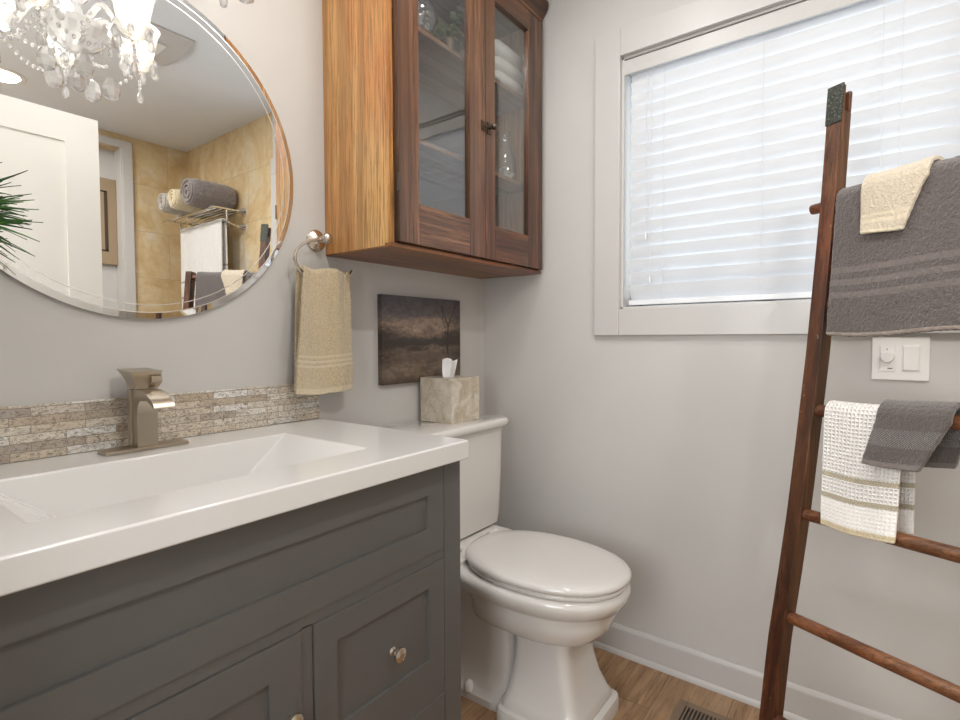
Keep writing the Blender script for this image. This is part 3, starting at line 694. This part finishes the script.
q = B()
for i in range(30):
    a = rnd.uniform(0, 6.28); rr = rnd.uniform(.0, .042); q.ell((-.575+rr*math.cos(a), -.185+rr*math.sin(a), 1.995+rnd.uniform(0, .045)), .014, .011, .010, 8, 6)
q.build('silver_stones', CHROME, bw, smooth='all')['kind'] = 'stuff'
pl = thing('leafy_sprig', (-.425, -.18, 1.9655), 'green leafy sprig in a small cup on the upper cabinet shelf', 'plant')
B().lathe([(0, .001), (.026, .001), (.032, .06), (.030, .062), (.025, .01)], (-.425, -.18, 1.9655), seg=20).build('cup', DARKM, pl, smooth=True)
q = B(); lf = B()
LEAF2 = mat('pale_leaf', (.30, .38, .20), .5)
for i in range(9):
    a = rnd.uniform(0, 6.28); p0 = Vector((-.425, -.18, 2.03)); p2 = p0+Vector((.055*math.cos(a), .045*math.sin(a), rnd.uniform(.0, .09))); pm = (p0+p2)/2+Vector((0, 0, .03))
    q.tube([p0, pm, p2], .0012, 5)
    for pp in (pm, p2):
        for s_ in (-1, 1):
            c_ = pp+Vector((.012*s_, 0, .003)); lf.ell(c_, .013, .009, .003, 8, 5)
q.build('stems', LEAF, pl); lf.build('leaves', LEAF2, pl, smooth='all')['kind'] = 'stuff'

# ------------------------------------------------------------------ towel ring and towel
tr_ = thing('towel_ring', (-.80, 0, 1.29), 'brushed nickel open towel ring on the wall beside the mirror', 'towel ring')
RC = (-.800, 0, 1.3735)
q = B(); q.lathe([(0, .0002), (.031, .0002), (.031, .003), (.027, .008), (.016, .013), (.010, .019), (.0095, .040), (.014, .046), (.016, .052), (.014, .060), (.008, .065), (0, .066)], RC, axis=(0, -1, 0), seg=36); q.build('wall_mount', NICKEL, tr_, smooth=True)
pth = []
for i in range(61):
    a = math.radians(97+ (344-97)*i/60)
    pth.append((-.803+.096*math.cos(a), -.047, 1.310+.058*math.sin(a)+.0))
B().tube(pth, .0042, 10).build('ring', NICKEL, tr_, smooth=True)
gt = drape('hand_towel', GOLD, (-.884, -.047, 1.268), (1, 0, 0), (0, -1, 0), .155, .320, .312, .006, .010, 0.02, amp=.005, seed=12, nu=44, disp=.0028,
           left=lambda fr, s_: (-.034*max(fr, 0)**.7 if s_ == 'f' else -.012*fr) - 0.0, right=lambda fr, s_: -.002*fr if s_ != 'b' else .0)
# the ring dips in the middle, the towel is bunched into soft folds
for v in gt.data.vertices:
    x = v.co.x; h = v.co.z
    hgt = h+ORIG[gt.name].z
    k_ = max(0, min(1, (hgt-.95)/.33))
    v.co.z += k_**4*(.007*abs(math.sin((x+.02)*34)) + .09*abs(x)**1.5)
    s_ = -1 if (v.co.y+ORIG[gt.name].y) < -.047 else 1
    v.co.y += s_*.013*max(0, math.sin((x-.012)*56))**1.5*(.35+.65*k_) 
tag(gt, 'gold beige hand towel hanging through the nickel towel ring', 'towel')

# ------------------------------------------------------------------ painting
pt = thing('landscape_painting', (-.380, 0, .946), 'dark brown winter landscape painting on canvas above the toilet tank', 'painting')
b = B(); b.box(-.572, -.178, -.0005, -.020, .946, 1.237, bev=.001); cv = b.build('canvas', PAINTM, pt, smooth=True)
cv.data.transform(Matrix.Translation(Vector((-.380, 0, .946))-Vector((-.572, 0, .946)))); cv.location = Vector((-.572, 0, .946))-Vector((-.380, 0, .946))
q = B()
def branch(p, a, L_, r_, dpt):
    e = (p[0]+L_*math.sin(a), p[1]+L_*math.cos(a))
    q.prism([(p[0]-r_, -.0202, p[1]), (p[0]+r_, -.0202, p[1]), (e[0]+r_*.6, -.0202, e[1]), (e[0]-r_*.6, -.0202, e[1])], (0, -.0004, 0))
    if dpt > 0 and e[1] < 1.222:
        for da in (rnd.uniform(.2, .5), -rnd.uniform(.2, .5)): branch(e, a+da, min(L_*rnd.uniform(.6, .8), max(.004, (1.232-e[1])*.8)), r_*.62, dpt-1)
branch((-.252, 1.04), .03, .10, .0042, 4); branch((-.262, 1.13), -.5, .035, .0016, 3)
q.build('painted_tree', PAINTD, pt)

# ------------------------------------------------------------------ toilet
to = thing('toilet', (-.385, -.40, 0), 'white two piece toilet with closed lid between vanity and window wall', 'toilet')
TX = -.385
def sup(cx, yf, yb, hw, z, n, seg=48, nb=None):
    cy = (yf+yb)/2; hl = abs(yf-yb)/2; ring = []
    for k in range(seg):
        a = 2*PI*k/seg; c_, s_ = math.cos(a), math.sin(a); e = n
        if nb and s_ > 0: e = nb
        ring.append((cx+hw*math.copysign(abs(c_)**(2/e), c_), cy+hl*math.copysign(abs(s_)**(2/e), s_), z))
    return ring
b = B()
b.loft([sup(TX, -.690, -.415, .143, .0, 10), sup(TX, -.690, -.415, .143, .030, 10), sup(TX, -.687, -.418, .140, .040, 10), sup(TX, -.672, -.425, .128, .044, 10), sup(TX, -.672, -.425, .127, .058, 9), sup(TX, -.664, -.430, .118, .072, 8), sup(TX, -.645, -.440, .104, .12, 7), sup(TX, -.630, -.448, .095, .18, 6), sup(TX, -.622, -.45, .091, .23, 6), sup(TX, -.63, -.42, .095, .27, 5)], cap=True)
b.build('pedestal', PORC, to, smooth=40)
b = B()
b.loft([sup(TX, -.61, -.25, .085, .240, 3), sup(TX, -.650, -.26, .112, .256, 2.6), sup(TX, -.685, -.27, .138, .276, 2.4), sup(TX, -.706, -.27, .153, .300, 2.3), sup(TX, -.716, -.26, .161, .330, 2.3), sup(TX, -.718, -.24, .162, .352, 2.3), sup(TX, -.722, -.22, .165, .360, 2.3), sup(TX, -.742, -.18, .179, .366, 2.3), sup(TX, -.753, -.16, .186, .388, 2.3), sup(TX, -.755, -.16, .188, .400, 2.3), sup(TX, -.750, -.165, .184, .411, 2.3), sup(TX, -.735, -.18, .172, .4145, 2.3)])
b.build('bowl', PORC, to, smooth='all')
b = B()
b.loft([sup(TX, -.44, -.012, .112, .0, 8), sup(TX, -.44, -.012, .112, .022, 8), sup(TX, -.44, -.02, .105, .030, 8), sup(TX, -.44, -.03, .098, .05, 8), sup(TX, -.44, -.04, .090, .20, 7), sup(TX, -.42, -.04, .094, .30, 6), sup(TX, -.36, -.03, .125, .36, 6), sup(TX, -.32, -.02, .165, .395, 7), sup(TX, -.30, -.02, .180, .414, 8), sup(TX, -.30, -.02, .180, .428, 8)])
b.build('trapway', PORC, to, smooth=40)
B().lathe([(.016, 0), (.016, .012), (.012, .022), (.005, .027), (0, .028)], (TX-.103, -.300, .026), seg=20).build('bolt_cap', PORC, to, smooth=True)
def egg(hw, yf, yb, z, seg=64, sq=2.35):
    ring = []; cyy = yb+ (yf-yb)*.48
    for k in range(seg):
        a = 2*PI*k/seg; c_, s_ = math.cos(a), math.sin(a)
        if s_ < 0: y = cyy+(cyy-yf)*-abs(s_)**(2/2.15); x = hw*math.copysign(abs(c_)**(2/2.15), c_)
        else: y = cyy+(yb-cyy)*abs(s_)**(2/2.25); x = hw*math.copysign(abs(c_)**(2/2.25), c_)
        ring.append((TX+x, y, z))
    return ring
b = B(); b.loft([egg(0.164, -0.738, -.268, .4150), egg(0.172, -0.747, -.264, .4165), egg(0.175, -0.750, -.262, .422), egg(0.175, -0.750, -.262, .427), egg(0.171, -0.746, -.266, .4305)]); b.build('seat', PORC, to, smooth='all')
b = B(); b.loft([egg(0.173, -0.748, -.263, .4320), egg(0.179, -0.754, -.258, .4340), egg(0.182, -0.758, -.256, .4405), egg(0.181, -0.757, -.257, .447), egg(0.175, -0.751, -.262, .453), egg(0.160, -0.735, -.276, .4575), egg(0.132, -0.697, -.31, .4605), egg(0.062, -0.597, -.40, .4625), egg(0.002, -0.507, -.47, .463)]); b.build('lid', PORC, to, smooth='all')
for sx in (-1, 1):
    B().tube([(TX+sx*.095-.02, -.245, .436), (TX+sx*.095+.02, -.245, .436)], .010, 14).build('hinge', PORC, to, smooth=True)
TF = -.212
b = B(); b.loft([sup(TX, TF+.022, -.012, .198, .430, 12), sup(TX, TF+.012, -.010, .208, .438, 14), sup(TX, TF+.008, -.010, .212, .47, 14), sup(TX, TF+.002, -.010, .216, .62, 14), sup(TX, TF, -.010, .219, .766, 14)]); b.build('tank', PORC, to, smooth=30)
b = B(); b.loft([sup(TX, TF-.001, -.010, .221, .7665, 14), sup(TX, TF-.0035, -.009, .224, .774, 14), sup(TX, TF-.008, -.007, .228, .781, 14), sup(TX, TF-.015, -.005, .235, .786, 14), sup(TX, TF-.0175, -.004, .238, .791, 14), sup(TX, TF-.0185, -.004, .239, .799, 14), sup(TX, TF-.017, -.006, .2375, .806, 14), sup(TX, TF-.013, -.009, .232, .811, 14), sup(TX, TF-.006, -.015, .224, .8128, 14)]); b.build('tank_lid', PORC, to, smooth=30)
q = B(); q.lathe([(.013, 0), (.013, .008), (0, .009)], (TX-.16, TF, .73), axis=(0, -1, 0), seg=18); q.tube([(TX-.16, TF-.014, .73), (TX-.11, TF-.018, .724), (TX-.08, TF-.018, .720)], [.006, .005, .006], 10); q.build('flush_lever', CHROME, to, smooth=True)

# tissue box
tb = thing('tissue_box', (-.327, -.094, .813), 'beige marble cube tissue box on the toilet tank lid', 'tissue box')
x0, x1, y0, y1, z0, z1 = -.401, -.252, -.166, -.022, .8131, .9625
b = B(); mx_, my_ = (x0+x1)/2, (y0+y1)/2
def rr_(i_, z, e=16): return [(mx_+((x1-x0)/2-i_)*math.copysign(abs(math.cos(a))**(2/e), math.cos(a)), my_+((y1-y0)/2-i_)*math.copysign(abs(math.sin(a))**(2/e), math.sin(a)), z) for a in [2*PI*(k+.5)/48 for k in range(48)]]
b.loft([rr_(.0, z0, 60), rr_(.0, z1-.001, 60), rr_(.001, z1, 60), rr_(.045, z1, 3), rr_(.045, z1-.01, 3), rr_(.01, z1-.012, 40), rr_(.01, z0+.01, 40)])
b.build('box', MARBLE, tb, smooth=True)
rings = []
for i in range(14):
    t_ = i/13; zz = z1-.03+.094*t_; wd = .022+.022*t_+.008*math.sin(t_*5); ring = []
    for k in range(25):
        s_ = k/24; xx = (s_-.5)*2*wd; ring.append((-.333+xx*.9+.006*t_, -.094+.012*math.sin(s_*9+t_*2.2)*(.5+t_)+xx*.25, zz-.012*abs(s_-.35)*t_+.004*math.sin(s_*14)*t_))
    rings.append(ring)
o = B().loft(rings, cap=False, closed=False).build('tissue', TISSUE, tb, smooth='all')
sd = o.modifiers.new('t', 'SOLIDIFY'); sd.thickness = .0008

# ------------------------------------------------------------------ floor register
fv = thing('floor_vent', (-.26, -.90, 0), 'tan slotted floor register set into the wood floor by the baseboard', 'vent')
vx0, vx1, vy0, vy1 = -.42, -.118, -.980, -.822
b = B(); b.box(vx0, vx1, vy0, vy0+.022, .0002, .005, bev=.0008); b.box(vx0, vx1, vy1-.022, vy1, .0002, .005, bev=.0008); b.box(vx0, vx0+.022, vy0+.022, vy1-.022, .0002, .005, bev=.0015); b.box(vx1-.022, vx1, vy0+.022, vy1-.022, .0002, .005, bev=.0008); b.box(-.275, -.262, vy0+.01, vy1-.01, .0002, .0042)
b.build('frame', VENTM, fv, smooth=True)
B().box(vx0+.015, vx1-.015, vy0+.015, vy1-.015, .0001, .0006).build('dark_opening', VDARK, fv)
y = vy0+.026
while y < vy1-.024:
    B().box(vx0+.018, vx1-.018, y, y+.0042, .0006, .0042, bev=.0004).build('louvre', VENTM, fv); y += .0102

# ------------------------------------------------------------------ things seen in the mirror
# towel rack on the tiled east wall
rkx = thing('towel_rack', (-.11, -2.12, 1.79), 'nickel hotel towel rack on the gold tile wall, in the mirror', 'towel rack')
ya, yb_ = -1.84, -2.44
for y in (ya, yb_):
    q = B(); q.lathe([(0, .0003), (.026, .0003), (.024, .01), (.012, .03), (.009, .045), (.009, .05)], (0, y, 1.868), axis=(-1, 0, 0), seg=22); q.tube([(-.04, y, 1.868), (-.17, y, 1.868), (-.20, y, 1.863), (-.215, y, 1.850)], .007, 10); q.build('upper_bracket', CHROME, rkx, smooth=True)
    q = B(); q.lathe([(0, .0003), (.022, .0003), (.020, .01), (.010, .03), (.008, .045), (.008, .05)], (0, y, 1.775), axis=(-1, 0, 0), seg=22); q.tube([(-.04, y, 1.775), (-.10, y, 1.79), (-.108, y, 1.80), (-.108, y, 1.866)], .006, 10); q.build('lower_bracket', CHROME, rkx, smooth=True)
for x in (-.04, -.075, -.108, -.14, -.175): B().tube([(x, ya, 1.862), (x, yb_, 1.862)], .0045, 8).build('shelf_rod', CHROME, rkx, smooth=True)
B().tube([(-.215, ya, 1.850), (-.215, yb_, 1.850)], .006, 8).build('front_rod', CHROME, rkx, smooth=True)
B().tube([(-.108, ya, 1.80), (-.108, yb_, 1.80)], .007, 8).build('towel_bar', CHROME, rkx, smooth=True)
bt = drape('bath_towel', WHITET, (-.108, -1.875, 1.80), (0, -1, 0), (-1, 0, 0), .53, .50, .42, .009, .010, 0.0, amp=.007, seed=21, nu=60, disp=.002)
tag(bt, 'white bath towel with grey stripes hanging from the towel rack in the mirror', 'towel')
def rollt(name, y, zc, rad, m, label, x0=-.29, x1=-.03):
    g = thing(name, ((x0+x1)/2, y, zc-rad), label, 'towel', 'rolled towels on the rack')
    rings = []
    for i in range(15):
        t_ = i/14; e = rad*(1-.10*abs(2*t_-1)**8); rings.append([(x0+(x1-x0)*t_, y+e*math.cos(2*PI*k/40)*(1+.02*math.sin(3*k)), zc+e*.96*math.sin(2*PI*k/40)) for k in range(40)])
    o = B().loft(rings).build('towel_body', m, g, smooth='all')
    tx = bpy.data.textures.get('pile2') or bpy.data.textures.new('pile2', 'CLOUDS'); tx.noise_scale = .012
    sb = o.modifiers.new('s', 'SUBSURF'); sb.subdivision_type = 'SIMPLE'; sb.levels = 2; sb.render_levels = 2
    dm = o.modifiers.new('d', 'DISPLACE'); dm.texture = tx; dm.strength = .008
    sp_ = [(x0-.004, y+(.012+ (rad*.86-.012)*i/70)*math.cos(i/70*5*PI), zc+(.012+(rad*.86-.012)*i/70)*math.sin(i/70*5*PI)) for i in range(71)]
    B().tube(sp_, rad*.085, 6).build('spiral_fold', m, g, smooth='all')
rollt('rolled_towel', -1.965, 1.868+.088, .085, DKROLL, 'thick dark grey rolled towel on the rack in the mirror', -.27, -.02)
rollt('rolled_towel', -2.115, 1.868+.066, .063, CRROLL, 'cream rolled towel on the rack, beside the dark grey roll')
rollt('rolled_towel', -2.255, 1.868+.066, .063, LTROLL, 'light grey rolled towel at the far end of the rack')
# picture in the recess
pc = thing('framed_picture', (-.55, YS-.10, 1.574), 'bronze and brown framed picture inside the white casing, in the mirror', 'picture')
B().box(-.90, -.392, YS-.0995, YS-.075, 1.574, 2.115, bev=.003).build('frame', ARTM, pc, smooth=True)
q = B()
for d in ((-.83, -.455, YS-.075, YS-.073, 1.655, 1.665), (-.83, -.455, YS-.075, YS-.073, 2.025, 2.035), (-.83, -.81, YS-.075, YS-.073, 1.655, 2.035), (-.470, -.452, YS-.075, YS-.073, 1.655, 2.035), (-.51, -.498, YS-.075, YS-.073, 1.655, 2.035), (-.402, -.392, YS-.075, YS-.072, 1.574, 2.115)): q.box(*d)
q.build('border_line', ARTD, pc)
# ceiling fan grille
fg = thing('exhaust_fan', (-.75, -1.30, CEIL-.03), 'white exhaust fan cover on the ceiling, seen in the mirror', 'fan')
rings = []
for i in range(15):
    t_ = i/14; y = -1.13-.33*t_; dz = .006+.022*math.sin(PI*t_)
    rings.append([(-.90, y, CEIL-.0005), (-.60, y, CEIL-.0005), (-.605, y, CEIL-dz), (-.895, y, CEIL-dz)])
B().loft(rings).build('cover', TRIM, fg, smooth=30)
B().box(-.82, -.68, -1.22, -1.37, CEIL-.032, CEIL-.024, bev=.002).build('grille', WHITEP, fg, smooth=True)
# recessed lights
for i, (x, y, lb) in enumerate(((-1.04, -2.17, 'lit recessed ceiling light near the tiled back wall, in the mirror'),)):
    g = thing('recessed_light', (x, y, CEIL-.008), lb, 'ceiling light')
    B().lathe([(.075, 0), (.095, -.0), (.097, -.003), (.090, -.007), (.075, -.006)], (x, y, CEIL-.0002), seg=40).build('trim_ring', WHITEP, g, smooth=True)
    B().lathe([(0, -.004), (.0755, -.004), (.0755, -.0005), (0, -.0005)], (x, y, CEIL), seg=40).build('lens', LENS, g)

# ------------------------------------------------------------------ chandelier
CC = Vector((-1.25, -.365, 0)); 
ch = thing('crystal_chandelier', (CC.x, CC.y, 1.68), 'glittering crystal chandelier with glass arms hanging before the mirror', 'chandelier')
def P(rad, ang, z): return Vector((CC.x+rad*math.cos(ang), CC.y+rad*math.sin(ang), z))
B().lathe([(0, 1.782), (.012, 1.784), (.030, 1.792), (.055, 1.812), (.070, 1.835), (.073, 1.848), (.066, 1.852), (.030, 1.858), (0, 1.858)], CC, seg=24).build('glass_bowl', CRYST, ch)
B().lathe([(.014, 1.858), (.022, 1.875), (.014, 1.895), (.010, 1.905), (.026, 1.925), (.034, 1.95), (.020, 1.98), (.011, 1.995), (.016, 2.02), (.024, 2.05), (.012, 2.09), (.008, 2.12)], CC, seg=16).build('glass_stem', CRYST, ch)
B().lathe([(0, 1.768), (.006, 1.769), (.009, 1.776), (.005, 1.783), (0, 1.784)], CC, seg=14).build('finial', CHROME, ch, smooth=True)
q = B(); q.tube([P(0, 0, 2.12), P(0, 0, CEIL-.05)], .004, 8); q.lathe([(0, CEIL-.065), (.03, CEIL-.06), (.055, CEIL-.038), (.056, CEIL-.031)], CC, seg=24); q.build('canopy', CHROME, ch, smooth=True)
def drop(p, L_, R_, par, nm='crystal_drop'):
    q = B(); q.lathe([(0, 0), (R_*.55, -L_*.12), (R_*.95, -L_*.45), (R_, -L_*.62), (R_*.8, -L_*.85), (0, -L_)][::1], p, seg=8); q.tube([Vector(p), Vector(p)+Vector((0, 0, .008))], .0008, 4)
    return q.build(nm, CRYST, par)
def beads(p0, p1, sag, n, par, rb=.005):
    q = B()
    for i in range(n):
        t_ = (i+.5)/n; p = Vector(p0).lerp(Vector(p1), t_); p.z -= sag*4*t_*(1-t_)
        q.ell(p, rb, rb, rb*1.25, 8, 6)
    return q.build('bead_string', CRYST, par, weld=False)
NA = 5; bulbs = []
CRA = Matrix.Identity(4)
arm0 = math.radians(-12)
cups = []
for k in range(NA):
    a = arm0+2*PI*k/NA; pts = []
    for i in range(17):
        t_ = i/16; rad = .03+.125*t_; z = 1.865+.034*math.sin(PI*min(1, t_*1.35))-.052*math.sin(PI/2*max(0, (t_-.35)/.65))+ .0
        pts.append(P(rad, a, z))
    e = pts[-1]; arm = B().tube(pts, [.008-.002*i/16 for i in range(17)], 8).build('arm', CRYST, ch, smooth='all')
    B().lathe([(0, -.006), (.012, -.004), (.03, .006), (.042, .018), (.044, .024), (.036, .020), (.012, .008), (0, .008)], e, seg=20).build('drip_cup', CRYST, arm)
    B().lathe([(.010, .010), (.022, .016), (.034, .035), (.040, .065), (.046, .095), (.053, .112), (.0505, .112), (.0435, .095), (.0375, .065), (.0315, .036), (.020, .019), (.010, .013)], e, seg=24).build('glass_shade', CRYG, arm, smooth=True)
    B().lathe([(.006, .010), (.008, .03), (.013, .045), (.014, .06), (.009, .08), (0, .088)], e, seg=14).build('bulb', BULB, arm, smooth='all'); bulbs.append(e+Vector((0, 0, .06)))
    for j in range(6):
        aa = 2*PI*j/6+k; q_ = e+Vector((.040*math.cos(aa), .040*math.sin(aa), .014)); drop(q_, rnd.uniform(.028, .038), .0095, arm)
    s0 = P(.155, a, e.z-.012); beads(s0, s0-Vector((0, 0, .045)), 0, 5, arm, .0042); drop(s0-Vector((0, 0, .047)), .034, .0085, arm)
    cups.append(e)
for k in range(NA):
    e0, e1 = cups[k], cups[(k+1) % NA]
    beads(e0-Vector((0, 0, .002)), e1-Vector((0, 0, .002)), .05, 13, ch, .0046)
    a = arm0+2*PI*(k+.5)/NA
    p0 = P(.068, a, 1.838); beads(p0, p0-Vector((0, 0, .05)), 0, 4, ch, .005)
    lz = (1.679, 1.70, 1.708, 1.70, 1.69)[k]
    top = p0-Vector((0, 0, .052)); drop(Vector((top.x, top.y, lz+.062)), .060, .0205, ch)
    beads(P(.02, a, 1.80), P(.155, a, 1.83), .015, 7, ch, .0045)
drop(P(0, 0, 1.760), .072, .020, ch)
drop(Vector((-1.256, -.345, 1.735)), .055, .017, ch); 
for i, e in enumerate(bulbs):
    l = bpy.data.lights.new('bulb_light', 'POINT'); l.energy = .5; l.color = (1, .95, .89); l.shadow_soft_size = .02
    o = bpy.data.objects.new('bulb_light', l); o.location = e+Vector((0, 0, .125)); COL.objects.link(o)

ch.location.z += .03
# ------------------------------------------------------------------ grassy plant at the left end of the vanity
gp = thing('potted_grass_plant', (-1.602, -.135, CT), 'bushy green grass plant in a white pot at the left end of the vanity', 'plant')
B().lathe([(0, .001), (.035, .001), (.040, .01), (.048, .16), (.052, .28), (.050, .285), (.045, .28), (.042, .27), (0, .27)], (-1.602, -.135, CT), seg=32).build('pot', POTM, gp, smooth=True)
bm = bmesh.new(); rg = random.Random(3)
base = Vector((-1.602, -.135, CT+.29))
for i in range(620):
    az = rg.uniform(0, 2*PI); el = math.asin(rg.uniform(-.35, 1)); L_ = rg.uniform(.075, .14)
    d0 = Vector((math.cos(az)*math.cos(el), math.sin(az)*math.cos(el)*.75, math.sin(el)))
    start = base+Vector((0, 0, .13))+d0*.02
    s0_ = d0.cross(Vector((0, 0, 1))).normalized(); th_ = rg.uniform(0, PI); sd_ = (s0_*math.cos(th_)+d0.cross(s0_)*math.sin(th_)).normalized()*.0040; pr = None; n_ = 6; crv = rg.uniform(-.02, .05)
    for j in range(n_+1):
        t_ = j/n_; p = start+d0*L_*t_+Vector((0, 0, (-.03+crv)*t_*t_))+s0_*(crv*.6*t_*t_); ww = sd_*(1-t_**2*.98)*(1 if j else .5)
        if p.y > -.018: p.y = -.018
        cur = (bm.verts.new(p-ww), bm.verts.new(p+Vector((0, 0, .0012))), bm.verts.new(p+ww))
        if pr:
            bm.faces.new((pr[0], pr[1], cur[1], cur[0])); bm.faces.new((pr[1], pr[2], cur[2], cur[1]))
        pr = cur
q = B(); q.bm.free(); q.bm = bm; o = q.build('foliage', LEAF, gp, smooth='all', weld=False); o['kind'] = 'stuff'
q = B()
for i in range(6):
    a = i; q.tube([base+Vector((.008*math.cos(a), .008*math.sin(a), -.01)), base+Vector((.02*math.cos(a), .02*math.sin(a), .16))], .0025, 6)
q.build('stems', LEAF, gp)
